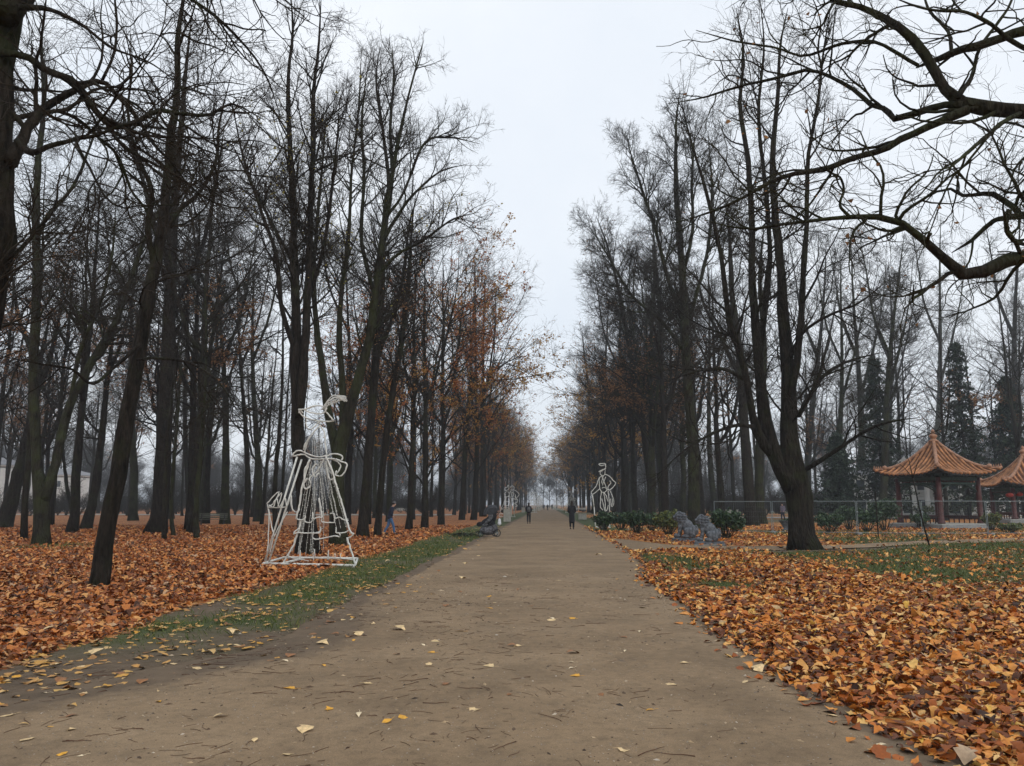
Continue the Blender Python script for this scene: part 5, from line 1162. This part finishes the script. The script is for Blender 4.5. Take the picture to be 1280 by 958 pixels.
blob('footmuff', [((-.12, 0, .66), .17, (1.7, 1.05, .8), -.5), ((-.42, 0, .55), .12, (1.2, 1.1, .9), -.2), ((.05, 0, .80), .15, (1.2, 1.1, .8), -.6)], 'cloth_black', pc)
t = MB(); n = 10; Vh = []
for i in range(n + 1):
    a = math.radians(-5 + 125 * i / n)
    for j in range(11):
        b_ = -1 + 2 * j / 10; rr = .40 * (1 - .10 * b_ * b_); Vh.append((.16 - rr * math.cos(a) * .95, .29 * b_, 1.00 + rr * math.sin(a) * (1 - .18 * b_ ** 4)))
Qh = [[i * 11 + j, i * 11 + j + 1, (i + 1) * 11 + j + 1, (i + 1) * 11 + j] for i in range(n) for j in range(10)]
t.add(Vh, Qh); c0 = len(Vh)
for sy, jj in ((-.29, 0), (.29, 10)):
    base = t.n; t.add([(.20, sy, .98)] + [Vh[i * 11 + jj] for i in range(n + 1)], None, [[0, i + 1, i + 2] for i in range(n)])
hd_ = t.build('hood', M['pram'], pc, smooth=True)
t = MB(); t.tube([Vh[n * 11 + j] for j in range(11)], .018, 6); t.tube([Vh[j] for j in range(11)], .016, 6); t.tube([Vh[i * 11] for i in range(n + 1)], .014, 6); t.build('hood_lit_edge', M['blanket'], hd_, smooth=True)  # added grey tubes along the hood rims, painting in its lit edge
blob('blanket', [((-.02, -.22, .74), .13, (1.9, .5, .6), -.7), ((.05, -.24, .92), .13, (1.0, .4, .7), -.3), ((-.2, -.2, .52), .10, (1.5, .4, .7), -.3)], 'blanket', pc, vox=.015)
blob('basket', [((0, 0, .30), .24, (1.75, 1.15, .95), 0), ((-.18, -.05, .28), .19, (1.3, 1.3, 1), 0), ((.2, 0, .36), .2, (1.2, 1.3, 1.2), 0)], 'cloth_patt', pc)
t = blob('shopping_bag', [((.50, -.30, .78), .10, (.8, .7, 1.5), 0), ((.5, -.3, .68), .11, (.9, .7, 1), 0)], 'white_pl', None); t.location = (g[0], g[1], 0.0); t.rotation_euler = (0, 0, .25)
tag(t, 'white plastic bag hanging from the handle of the black pushchair', 'bag')

# ------------------------------------------------------------------ stone lions (facing left)
def lion(px, py, label, hgt, rz):
    g = G(px, py); t = empty('stone_lion', (g[0], g[1], 0), rz); tag(t, label, 'statue', None)
    B = []
    def b_(x, y, z, r, sc=(1, 1, 1), ro=0): B.append(((x, y, z), r, sc, ro))
    b_(.16, 0, .30, .24, (1.15, .95, .95), .2)            # haunch mass
    b_(.02, 0, .46, .22, (1.1, .9, 1.3), -.45)            # back
    b_(-.12, 0, .60, .21, (1.0, .95, 1.2), -.2)           # chest
    b_(-.20, 0, .52, .16, (.9, 1.0, 1.2), 0)
    for s_ in (-1, 1):
        b_(.10, .19 * s_, .24, .17, (1.25, .55, 1.0), .2)  # thighs
        b_(-.02, .22 * s_, .08, .09, (1.8, .75, .8), 0)   # hind feet
        b_(.22, .17 * s_, .12, .12, (1.0, .7, .9), 0)
        for k in range(5): b_(-.24 - .012 * k, .14 * s_, .44 - .085 * k, .078 - .004 * k, (1, 1, 1.2), 0)   # front legs
        b_(-.34, .15 * s_, .07, .085, (1.4, 1.0, .75), 0)
        for k in range(3): b_(-.44, .15 * s_ + (k - 1) * .045, .05, .034, (1.2, .8, 1), 0)
        b_(-.27, .12 * s_, .98, .05, (.9, .5, 1.1), .4)   # ears
        b_(-.405, .075 * s_, .875, .035, (1, 1, 1), 0)      # eyes
        b_(-.38, .075 * s_, .915, .04, (1.2, 1.2, .5), -.2)  # brows
        b_(-.46, .05 * s_, .80, .05, (1.1, 1, .8), 0)      # lips
    b_(-.29, 0, .84, .165, (1.05, 1.05, 1.05), 0); b_(-.42, 0, .80, .10, (1.1, 1.0, .8), 0); b_(-.48, 0, .84, .045, (1, 1.3, .8), 0); b_(-.41, 0, .70, .08, (1.2, 1, .6), .15)
    for ring, (zc, rr, nn) in enumerate(((.95, .13, 7), (.86, .19, 9), (.76, .20, 9), (.66, .19, 8))):       # mane curls
        for k in range(nn):
            a = math.radians(-125 + 250 * k / (nn - 1)); b_(-.20 + rr * math.cos(a), rr * math.sin(a), zc - .02 * math.cos(a), .052, (1, 1, 1), 0)
    b_(-.28, 0, 1.0, .07, (1.3, 1, .7), 0)
    for k in range(5): b_(.38 + .03 * math.sin(k), 0, .18 + k * .07, .055 + .01 * (k == 3), (1, .9, 1), 0)  # tail
    b_(-.40, -.17, .10, .09)                                 # ball under the paw
    for k in range(4): b_(-.28, -.08 + .05 * k, .55 - .012 * abs(k - 1.5), .03)
    o = blob('lion', B, 'lion', t, vox=.013)
    t.scale = (hgt, hgt, hgt); o.location = (0, 0, .13)
    pl_ = MB(); pl_.box((0, 0, .085), (1.10, .56, .10)); pl_.build('carved_base', M['lion'], t)
    pl_ = MB(); pl_.box((0.02, 0, .018), (1.2, .70, .06)); pl_.build('plinth', M['plinth'], t)
    return t
lion(887, 681.5, 'right and nearer of two grey stone guardian lions beside the path junction', 1.04, -0.22)
lion(859, 677.0, 'left and farther of two grey stone guardian lions beside the hedge', 1.12, -0.3)

# ------------------------------------------------------------------ shrubs
def shrub(px, py, wpx, hpx, label, mat='rhodo', seed=0, leafn=1500, grp=None):
    g = G(px, py); sc = mpp(g[1]); Wd, Ht = wpx * sc, hpx * sc; rg = np.random.default_rng(900 + seed)
    t = empty('evergreen_shrub', (g[0], g[1], 0)); n = 26; P = np.zeros((n, 6, 3)); a = rg.uniform(0, 6.28, n); rr = np.sqrt(rg.uniform(0, 1, n)) * .5
    ex, ey, ez = np.cos(a) * rr * Wd, np.sin(a) * rr * Wd * .8, Ht * (.55 + .4 * np.sqrt(np.maximum(0, 1 - (rr * 1.7) ** 2))) * rg.uniform(.8, 1.1, n)
    s = np.linspace(0, 1, 6)
    P[..., 0] = ex[:, None] * (.15 + .85 * s ** .8) + rg.normal(0, .02, (n, 6)); P[..., 1] = ey[:, None] * (.15 + .85 * s ** .8); P[..., 2] = ez[:, None] * s
    V, Qd, T = tubes(P, np.full((n, 6), .018) * (1.2 - s), 4); mb = MB(); mb.add(V, Qd); mb.build('stems', M['twig_moss'], t)
    nc = int(leafn / 9); idx = rg.integers(0, n, nc); u = rg.uniform(.62, 1.06, nc)[:, None]; cen = P[idx, -1] * u + rg.normal(0, .5, (nc, 3)) * [Wd * .13, Wd * .12, Ht * .15]; cen[:, 2] = np.clip(cen[:, 2], Ht * .18, Ht * 1.08)
    pos = np.repeat(cen, 9, 0) + rg.normal(0, .045, (nc * 9, 3))
    V, Qd = scatter_leaves(pos, .12, rg, .75, False); link('foliage', mesh_np('foliage', V, Qd, None, True), M[mat], t)
    tag(t, label, 'shrub', grp); return t
for q, a in enumerate([(755, 664, 26, 20, 'low dark evergreen shrub at the foot of the caned light figure'), (776, 663.5, 30, 21, 'dark glossy evergreen shrub just right of the caned light figure'),
    (797, 668, 30, 25, 'widest glossy evergreen shrub in the middle of the hedge'), (815, 665, 24, 20, 'evergreen shrub right of the widest shrub in the hedge'),
    (836, 670, 30, 27, 'yellowish olive shrub with bare stems left of the stone lions', 'rhodo_y'), (908, 674, 44, 32, 'leafy evergreen shrub just right of the stone lions'),
    (1038, 667, 30, 22, 'small evergreen shrub behind the fence right of the lawn tree'), (1062, 663, 34, 26, 'evergreen shrub behind the fence at its third post'),
    (1083, 665, 34, 24, 'dark evergreen shrub behind the fence between two posts'), (1106, 664, 40, 34, 'tall evergreen shrub immediately left of the pavilion'),
    (1150, 661, 26, 16, 'low shrub at the left front corner of the pavilion'), (1158, 648, 30, 14, 'pale shrub seen between the pavilion columns', 'rhodo_y'), (1203, 648, 34, 20, 'bushy green shrub seen behind the pavilion bench', 'rhodo_y'),
    (1240, 664, 24, 20, 'grey green shrub between the two pavilions', 'rhodo_y'), (1262, 667, 34, 10, 'low green plants in front of the second pavilion base', 'rhodo_y')]):
    shrub(a[0], a[1], a[2], a[3], a[4], a[5] if len(a) > 5 else 'rhodo', q, int(900 + a[2] * a[3] * 1.6))
# low heap on the left verge
g = G(578, 671.5); rg = np.random.default_rng(4); t = empty('brush_heap', (g[0], g[1], 0)); n = 60; P = np.zeros((n, 6, 3)); a = rg.uniform(-.5, .5, n); c0 = rg.normal(0, 1, (n, 3)) * [.42, .22, .0] + [0, 0, .04]; c0[:, 2] += rg.uniform(0, .22, n)
for k in range(6): P[:, k] = c0 + np.stack([np.cos(a) * (k - 2.5) * .13, np.sin(a) * (k - 2.5) * .13, .04 * np.sin(k + c0[:, 0] * 5)], -1)
P[..., 2] = np.maximum(P[..., 2], .02); V, Qd, T = tubes(P, np.full((n, 6), .011), 4); mb = MB(); mb.add(V, Qd); mb.build('cut_stems', M['twig'], t); t.scale = (.62, .7, .75)
V, Qd = scatter_leaves(rg.normal(0, 1, (230, 3)) * [.40, .22, .06] + [0, 0, .13], .10, rg, .8, False); link('dead_leaves', mesh_np('dl', V, Qd, None, True), M['rhodo'], t)
tag(t, 'low dark heap of cut brush on the grass verge left of the pushchair', 'heap')

# ------------------------------------------------------------------ pavilions
def pavilion(loc, rz, label, Rc=2.55, Hc=3.15):
    t = empty('pavilion', loc, rz); tag(t, label, 'pavilion')
    p = MB(); p.box((0, 0, .14), (Rc * 2 * .92, Rc * 2 * .92, .28), math.pi / 4); p.build('platform', M['plinth'], t)
    p = MB(); p.box((0, 0, .305), (Rc * 2 * .84, Rc * 2 * .84, .05), math.pi / 4); p.build('platform_edge', M['concrete'], t)
    corners = [(Rc * math.cos(a), Rc * math.sin(a)) for a in (0, math.pi / 2, math.pi, 1.5 * math.pi)]
    for cx_, cy_ in corners:
        p = MB(); p.lathe([(0, .33), (.24, .33), (.26, .40), (.22, .47), (.185, .50), (.175, 2.0), (.165, Hc), (0, Hc)], (cx_ * .97, cy_ * .97, 0), 18); p.build('column', M['red'], t, smooth=True)
    for i in range(4):
        a = np.array(corners[i]) * .97; b_ = np.array(corners[(i + 1) % 4]) * .97; md = (a + b_) / 2; L = np.linalg.norm(b_ - a); an = math.atan2(*(b_ - a)[::-1])
        p = MB(); p.box((md[0], md[1], Hc - .10), (L, .16, .26), an); p.box((md[0], md[1], Hc - .42), (L - .36, .09, .14), an); f_ = p.build('beam', M['green_paint'], t)
        for s in np.linspace(.12, .88, 9): q_ = a + (b_ - a) * s; pp = MB() if s < .13 else pp; pp.box((q_[0], q_[1], Hc - .28), (.05, .05, .14), an)
        pp.tube([tuple(a + (b_ - a) * .1) + (Hc - .28,), tuple(a + (b_ - a) * .9) + (Hc - .28,)], .02, 4); pp.build('beam_panel', M['red'], f_)
        # arched brackets at the columns
        for s0, sg in ((0, 1), (1, -1)):
            p = MB(); pts = []
            for k in range(8):
                u = k / 7; q_ = a + (b_ - a) * (s0 + sg * (.05 + .26 * u)); pts.append((q_[0], q_[1], Hc - .98 + .46 * math.sqrt(u)))
            p.tube(pts, .045, 6); 
            for k in range(1, 8, 2): p.tube([pts[k], (pts[k][0], pts[k][1], Hc - .46)], .02, 4)
            p.build('bracket', M['green_paint'], t)
        if i != 2:
            p = MB(); p.box((md[0], md[1], .82), (L - .5, .30, .07), an); p.box((md[0], md[1], .70), (L - .5, .05, .16), an)
            for s in np.linspace(.14, .86, 7): q_ = a + (b_ - a) * s; p.box((q_[0], q_[1], .55), (.06, .06, .46), an)
            p.build('bench_rail', M['red'], t)
        # painted panel + eave brackets row
        p = MB()
        for s in np.linspace(.04, .96, 13): q_ = (a + (b_ - a) * s) * 1.06; p.box((q_[0], q_[1], Hc + .16), (.14, .34, .20), an)
        p.build('eave_bracket', M['green_paint'], t)
    # roof: four curved faces
    Re = Rc * 1.50; apex = Hc + 2.65; nu, nv = 12, 20
    def roofpt(i, u, v):
        """i face, u 0 apex..1 eave, v -1..1 across"""
        a0 = i * math.pi / 2 + math.pi / 4
        d = Re * math.cos(math.pi / 4)                    # distance of the eave line
        r_ = d * u; half = r_ * 1.0
        z = apex - (apex - Hc - .20) * (1 - (1 - u) ** 1.65)
        z += .42 * abs(v) ** 3.2 * u ** 3                    # upswept corners
        ext = 1 + .05 * abs(v) ** 4 * u ** 2
        x_, y_ = r_ * ext, half * v * ext
        return np.array([x_ * math.cos(a0) - y_ * math.sin(a0), x_ * math.sin(a0) + y_ * math.cos(a0), z])
    pan = MB(); und = MB(); rows = MB(); caps = MB()
    for i in range(4):
        V1, V2 = [], []
        for ku in range(nu + 1):
            for kv in range(nv + 1):
                u = .03 + .97 * ku / nu; p_ = roofpt(i, u, -1 + 2 * kv / nv); V1.append(p_); V2.append(p_ - [0, 0, .13])
        Qr = [[k * (nv + 1) + j, k * (nv + 1) + j + 1, (k + 1) * (nv + 1) + j + 1, (k + 1) * (nv + 1) + j] for k in range(nu) for j in range(nv)]
        pan.add(V1, Qr); und.add(V2, [q_[::-1] for q_ in Qr])
        und.add([V1[nu * (nv + 1) + j] for j in range(nv + 1)] + [V2[nu * (nv + 1) + j] for j in range(nv + 1)], [[j, j + nv + 1, j + nv + 2, j + 1] for j in range(nv)])
        nr = 15
        for k in range(nr):
            vv = -1 + 2 * (k + .5) / nr      # rows run straight down from the hip
            u0 = max(.05, abs(vv) * 1.0); pts = []
            for u in np.linspace(u0, 1.0, 9): pts.append(roofpt(i, u, max(-1, min(1, vv / u))) + [0, 0, .03])
            if len(pts) > 1 and u0 < .985: rows.tube(pts, .092, 7); rows.ball(tuple(pts[-1]), .108, 1, (1, 1, 1))
    pan.build('roof', M['tile_pan'], t, smooth=True); und.build('eave_boards', M['dark_wood'], t)
    rows.build('tile_rows', M['tile'], t, smooth=True)
    for i in range(4):
        pts = [roofpt(i, u, 1.0) + [0, 0, .10] for u in np.linspace(.06, .82, 12)]; p = MB(); p.tube(pts, .12, 8)
        p.ball(tuple(pts[-1] + [0, 0, .08]), .17, 2, (1, 1, 1.1)); r_o = p.build('hip_ridge', M['ridge'], t, smooth=True)
        pts = [roofpt(i, u, 1.0) + [0, 0, .07] for u in np.linspace(.82, 1.0, 5)]; p = MB(); p.tube(pts, .09, 8)
        for k in range(5):
            c_ = roofpt(i, .85 + .033 * k, 1.0) + [0, 0, .20]; p.ball(tuple(c_), .055, 1, (1, 1, 1.6)); p.ball(tuple(c_ + [0.03, 0, .10]), .036, 1)
        p.build('ridge_figures', M['ridge'], r_o, smooth=True)
    p = MB(); p.lathe([(0, -.05), (.30, -.05), (.33, .05), (.20, .12), (.17, .22), (.25, .30), (.27, .42), (.18, .52), (.12, .58), (.15, .64), (.11, .76), (.03, .86), (0, .88)], (0, 0, apex - .08), 16); p.build('finial', M['ridge'], t, smooth=True)
    return t
g = G(1198, 661.5); d0 = 2.6
pavilion((g[0] + .1, g[1] + d0, 0), math.atan2(g[1], g[0]) + 0.05, 'open red columned pavilion with curved terracotta tiled roof behind the fence', 2.55, 3.45)
g2 = G(1314, 657.5)
pavilion((g2[0] + .2, g2[1] + 3, .15), math.atan2(g2[1], g2[0]) - .35, 'second orange tiled pavilion cut off by the right border', 2.7, 2.75)
pavilion_lit = []
for px, py, Yd in ((1262, 619, g2[1] + 1.2), (1274, 618, g2[1] + 1.4)):
    p = W(px, py, Yd); t = empty('lantern', (p[0], p[1], p[2])); mb = MB(); mb.lathe([(.05, .17), (.15, .15), (.26, .06), (.28, -.02), (.24, -.10), (.13, -.17), (.05, -.18)], (0, 0, 0), 14); mb.build('lantern_shade', M['lantern'], t, smooth=True)
    mb = MB(); mb.tube([(0, 0, .17), (0, 0, .75)], .008, 4); mb.tube([(0, 0, -.18), (0, 0, -.38)], .02, 5); mb.build('cord', M['red'], t)
    tag(t, 'red cloth lantern hanging under the second pavilion roof, ' + ('left one' if px < 1270 else 'right one'), 'lantern')

# ------------------------------------------------------------------ fence of wire panels
posts = [(893, 660, 46.5), (965, 663, 45.5), (1071, 667.5, 43.5), (1152, 668.5, 43.0), (1233, 668, 43.2), (1320, 667, 43.8)]
FP = [W(a, 640, Yd)[:2] for a, b_, Yd in posts]
labs = ['leftmost wire fence panel, from the shrub by the lions to the first joint', 'long wire fence panel crossing behind the large lawn tree', 'wire fence panel in front of the shrubs left of the pavilion', 'wire fence panel in front of the pavilion columns', 'last wire fence panel running off the right border']
for i in range(5):
    a = np.array(FP[i]); b_ = np.array(FP[i + 1]); 
    if i: a = a + (b_ - a) * .006
    L = np.linalg.norm(b_ - a); n_ = 2 if L > 4.2 else 1
    an = math.atan2(b_[1] - a[1], b_[0] - a[0]); t = empty('fence_panel', (a[0], a[1], 0), an); H0, H1 = .12, 1.78; L -= .05
    f = MB(); f.tube([(0, 0, H1), (L, 0, H1)], .017, 6); f.tube([(0, 0, H0), (L, 0, H0)], .014, 6)
    for x in (0, L): f.tube([(x, 0, .04), (x, 0, H1)], .017, 7)
    if n_ == 2: f.tube([(L / 2, 0, H0), (L / 2, 0, H1)], .018, 6)
    f.build('panel_frame', M['galv'], t)
    m_ = MB()
    for x in np.arange(.12, L, .12): m_.tube([(x, .004, H0), (x, .004, H1)], .0014, 3)
    for z in np.arange(H0 + .27, H1, .27): m_.tube([(0, 0, z), (L, 0, z)], .0014, 3)
    m_.build('wire_mesh', M['galv'], t)
    f = MB(); f.box((0, 0, .07), (.24, .62, .13)); f.build('concrete_foot', M['plinth'], t)
    f = MB(); f.tube([(-.05, 0, 1.2), (.05, 0, 1.2)], .04, 6); f.build('clamp', M['galv'], t)
    tag(t, labs[i], 'fence panel', 'wire fence panels')

# sapling with stake
g = G(1162, 683.5); t = empty('sapling', (g[0], g[1], 0)); k = mpp(g[1])
mb = MB(); mb.tube([(0, 0, 0), (-5 * k, 0, 25 * k), (-9 * k, 0, 50 * k), (-12 * k, .1, 82 * k)], [.034, .030, .026, .022], 7)
for dx, dz in ((-20, 22), (12, 26), (-6, 34)): mb.tube([(-12 * k, .1, 82 * k), (-12 * k + dx * k * .5, .1, 82 * k + dz * k * .6), (-12 * k + dx * k, .2, 82 * k + dz * k)], [.022, .014, .005], 5)
mb.build('trunk', M['bark'], t, smooth=True); tag(t, 'young leaning sapling on the grass in front of the pavilion', 'tree')
g = G(1098, 672); t = empty('stake', (g[0], g[1], 0)); mb = MB(); mb.tube([(0, 0, 0), (0, 0, 2.2)], .03, 6); mb.ball((0, 0, 2.2), .04, 1); mb.build('post', M['bark'], t); tag(t, 'thin dark wooden stake before the shrubs left of the pavilion', 'stake')
# lamp post
g = G(1128, 652); t = empty('street_lamp', (g[0], g[1], 0)); mb = MB(); mb.lathe([(.0, 0), (.16, 0), (.14, .3), (.07, .45), (.05, 2), (.04, 3.9), (0, 3.9)], (0, 0, 0), 10); mb.build('post', M['black_metal'], t, smooth=True)
mb = MB(); mb.tube([(0, 0, 3.8), (.2, 0, 3.95), (.35, 0, 3.75)], .03, 6); mb.tube([(0, 0, 3.8), (-.2, 0, 3.95), (-.35, 0, 3.95)], .03, 6); mb.build('arm', M['black_metal'], t)
for x, z in ((.35, 3.55), (-.35, 3.95)): mb = MB(); mb.lathe([(0, .22), (.12, .18), (.2, 0), (.14, -.2), (0, -.22)], (x, 0, z), 12); mb.build('lamp_head', M['black_metal'], t, smooth=True)
tag(t, 'black twin headed street lamp in front of the white villa', 'street lamp')

# ------------------------------------------------------------------ far buildings
def building(loc, rz, L, D, H, label, cols, rows_, wall='render_w', pediment=False, roofh=1.6):
    t = empty('villa' if pediment else 'house', loc, rz); tag(t, label, 'building')
    b_ = MB(); b_.box((0, 0, H / 2), (L, D, H)); b_.box((0, 0, H - .1), (L + .5, D + .5, .3)); b_.box((0, 0, H * .5), (L + .16, D + .16, .16)); b_.build('wall', M[wall], t)
    x0, x1, y0, y1 = -L / 2 - .4, L / 2 + .4, -D / 2 - .4, D / 2 + .4
    rf = MB(); rf.add([(x0, y0, H + .06), (x1, y0, H + .06), (x1, y1, H + .06), (x0, y1, H + .06), (x0 + D * .4, 0, H + roofh), (x1 - D * .4, 0, H + roofh)], [[0, 1, 5, 4], [2, 3, 4, 5]], [[1, 2, 5], [3, 0, 4]]); rf.build('roof', M['roofgrey'], t)
    for r_ in range(rows_):
        for c_ in range(cols):
            x = -L / 2 + L * (c_ + .5) / cols; z = H * (r_ + .52) / rows_
            w_ = MB(); fr_ = (1.25, .08, 1.9 if r_ == 0 else 1.6); w_.box((x, -D / 2 - .03, z), fr_); wn = w_.build('window', M[wall], t)
            w_ = MB(); w_.box((x, -D / 2 - .075, z), (.95, .03, fr_[2] - .3)); w_.build('pane', M['window'], wn)
            w_ = MB(); w_.box((x, -D / 2 - .12, z - fr_[2] / 2 - .06), (1.5, .2, .1)); w_.build('sill', M[wall], wn)
    if pediment:
        p = MB(); px_ = L * .22; p.add([(-px_, -D / 2 - 1.3, H), (px_, -D / 2 - 1.3, H), (0, -D / 2 - 1.3, H + 2.1), (-px_, -D / 2 + 1, H), (px_, -D / 2 + 1, H), (0, -D / 2 + 1, H + 2.1)], [[0, 3, 5, 2], [1, 2, 5, 4], [0, 1, 4, 3]], [[0, 2, 1]]); p.build('pediment', M[wall], t)
        for x in np.linspace(-px_ + .4, px_ - .4, 4): p = MB(); p.lathe([(.36, .1), (.30, .4), (.27, H - .5), (.36, H - .06)], (x, -D / 2 - 1.0, 0), 12); p.build('column', M[wall], t, smooth=True)
    return t
pB = W(1135, 640, 104); building((pB[0], pB[1], 0), -0.42, 12, 8, 5.3, 'white two storey villa with pediment behind the trees left of the pavilion', 7, 2, pediment=True)
pB = W(1262, 640, 118); building((pB[0], pB[1], 0), -0.5, 12, 7, 3.6, 'low pale building glimpsed behind the second pavilion', 7, 2)
pB = W(74, 640, 175); building((pB[0], pB[1], 0), -0.3, 12, 9, 8, 'pale house glimpsed between left trees behind the forked tree', 4, 2)
pB = W(-20, 640, 150); building((pB[0], pB[1], 0), -0.3, 14, 9, 9, 'pale house at the left border behind the trunks', 5, 2)
# distant low wall / benches
def bench(px, py, L, label, mat, rz=0.0, back=True):
    g = G(px, py); t = empty('park_bench', (g[0], g[1], 0), rz); tag(t, label, 'bench')
    s = MB()
    for k in range(4): s.box((0, -.18 + k * .12, .45), (L, .09, .04))
    s.build('seat', M[mat], t)
    if back:
        s = MB()
        for k in range(3): s.box((0, .24 + .03 * k, .60 + k * .13), (L, .03, .09))
        s.build('backrest', M[mat], t)
    for x in (-L / 2 + .2, L / 2 - .2):
        s = MB(); s.box((x, -.12, .215), (.07, .07, .43)); s.box((x, .21, .43), (.07, .06, .86)); s.box((x, .05, .40), (.06, .4, .05)); s.build('leg', M['black_metal'], t)
bench(265, 656.5, 2.2, 'dark green park bench standing in the leaves on the left', 'bench', 0.1)
bench(515, 641.5, 5.0, 'long white bench far among the trees right of the walking man', 'bench_w'); bench(494, 641, 3.0, 'white bench far behind the walking man in jeans', 'bench_w')
bench(727, 640.2, 4.2, 'white bench on the right verge beyond the walker in long black coat', 'bench_w'); bench(431, 642, 2.6, 'white bench seen through the skirt of the nearest light figure', 'bench_w')
def block(px, py, w_, h_, label):
    g = G(px, py); k = mpp(g[1]); t = MB(); t.box((0, 0, h_ * k / 2), (w_ * k, w_ * k * .8, h_ * k)); t.box((0, 0, h_ * k + .02), (w_ * k * 1.06, w_ * k * .86, .05)); o = t.build('stone_block', M['concrete'], None, (g[0], g[1], 0)); tag(o, label, 'stone block')
block(634, 652.5, 9, 15, 'pale upright stone block on the verge right of the pushchair')
block(728, 650, 10, 7, 'low pale stone block on the grass right of the walker in long black coat')
block(654, 641, 4, 6, 'small pale stone block between the two light couples')
block(914, 646, 15, 8, 'pale leaf topped stone box behind the fence and the shrub')
# planter by the lawn tree
g = G(984, 664); t = empty('stone_planter', (g[0], g[1], 0)); mb = MB(); mb.lathe([(0, 0), (.28, 0), (.30, .08), (.20, .16), (.34, .42), (.46, .60), (.50, .64), (.44, .64), (.36, .55), (0, .55)], (0, 0, 0), 18); mb.build('bowl', M['lion'], t, smooth=True)
rg = np.random.default_rng(3); V, Qd = scatter_leaves(rg.normal(0, 1, (160, 3)) * [.16, .16, .05] + [0, 0, .62], .11, rg, .7, False); link('foliage', mesh_np('pl', V, Qd, None, True), M['rhodo'], t)
tag(t, 'round grey stone planter beside the foot of the large lawn tree', 'planter')
HAZE = 0.00065; EXPO = 0.43
# ------------------------------------------------------------------ world, sun, haze
w = bpy.data.worlds.new('World'); S.world = w; w.use_nodes = True
nt = w.node_tree; bg = nt.nodes['Background']; bg.inputs[1].default_value = 0.1
sk = nt.nodes.new('ShaderNodeTexSky'); sk.sky_type = 'NISHITA'; sk.sun_disc = False
SE, SR = math.radians(32), math.radians(150)
sk.sun_elevation = SE; sk.sun_rotation = SR; sk.air_density = 1.5; sk.dust_density = 3.0
tc = nt.nodes.new('ShaderNodeTexCoord')
cl = noise(nt, 2.2, 6, 0.55, tc.outputs['Generated'])
cc = ramp(nt, cl, [(0.28, (6.2, 6.75, 7.5)), (0.5, (6.9, 7.3, 7.85)), (0.72, (7.6, 7.9, 8.3))])
c = mix(nt, 0.93, sk.outputs[0], cc)
nt.links.new(c, bg.inputs[0])
sun = bpy.data.lights.new('sun', 'SUN'); sun.energy = 0.8; sun.angle = math.radians(25); sun.color = (1.0, 0.97, 0.92)
so = bpy.data.objects.new('sun', sun); COL.objects.link(so)
so.rotation_euler = (math.pi / 2 - SE, 0, math.pi - SR)
hz = MB()
x0, x1, y0, y1, z0, z1 = -1600, 1600, -1000, 2700, -1.2, 34
V = [(x, y, z) for x in (x0, x1) for y in (y0, y1) for z in (z0, z1)]
hz.add(V, [[0, 1, 3, 2], [4, 6, 7, 5], [0, 4, 5, 1], [2, 3, 7, 6], [0, 2, 6, 4], [1, 5, 7, 3]])
hm = bpy.data.materials.new('haze'); hm.use_nodes = True; nt = hm.node_tree; nt.nodes.clear()
out = nt.nodes.new('ShaderNodeOutputMaterial'); vol = nt.nodes.new('ShaderNodeVolumePrincipled')
vol.inputs['Color'].default_value = (0.84, 0.89, 0.95, 1); vol.inputs['Density'].default_value = HAZE; vol.inputs['Anisotropy'].default_value = 0.1
nt.links.new(vol.outputs[0], out.inputs['Volume'])
tag(hz.build('haze', hm), kind='stuff')
# ------------------------------------------------------------------ render settings
S.render.engine = 'CYCLES'
S.view_settings.view_transform = 'Standard'; S.view_settings.look = 'None'; S.view_settings.exposure = EXPO; S.view_settings.gamma = 1
cy = S.cycles; cy.use_denoising = True; cy.max_bounces = 5; cy.diffuse_bounces = 3; cy.glossy_bounces = 2; cy.volume_bounces = 0; cy.transmission_bounces = 2; cy.transparent_max_bounces = 4
cy.use_adaptive_sampling = True; cy.adaptive_threshold = 0.02
cy.volume_max_steps = 16; cy.caustics_reflective = False; cy.caustics_refractive = False
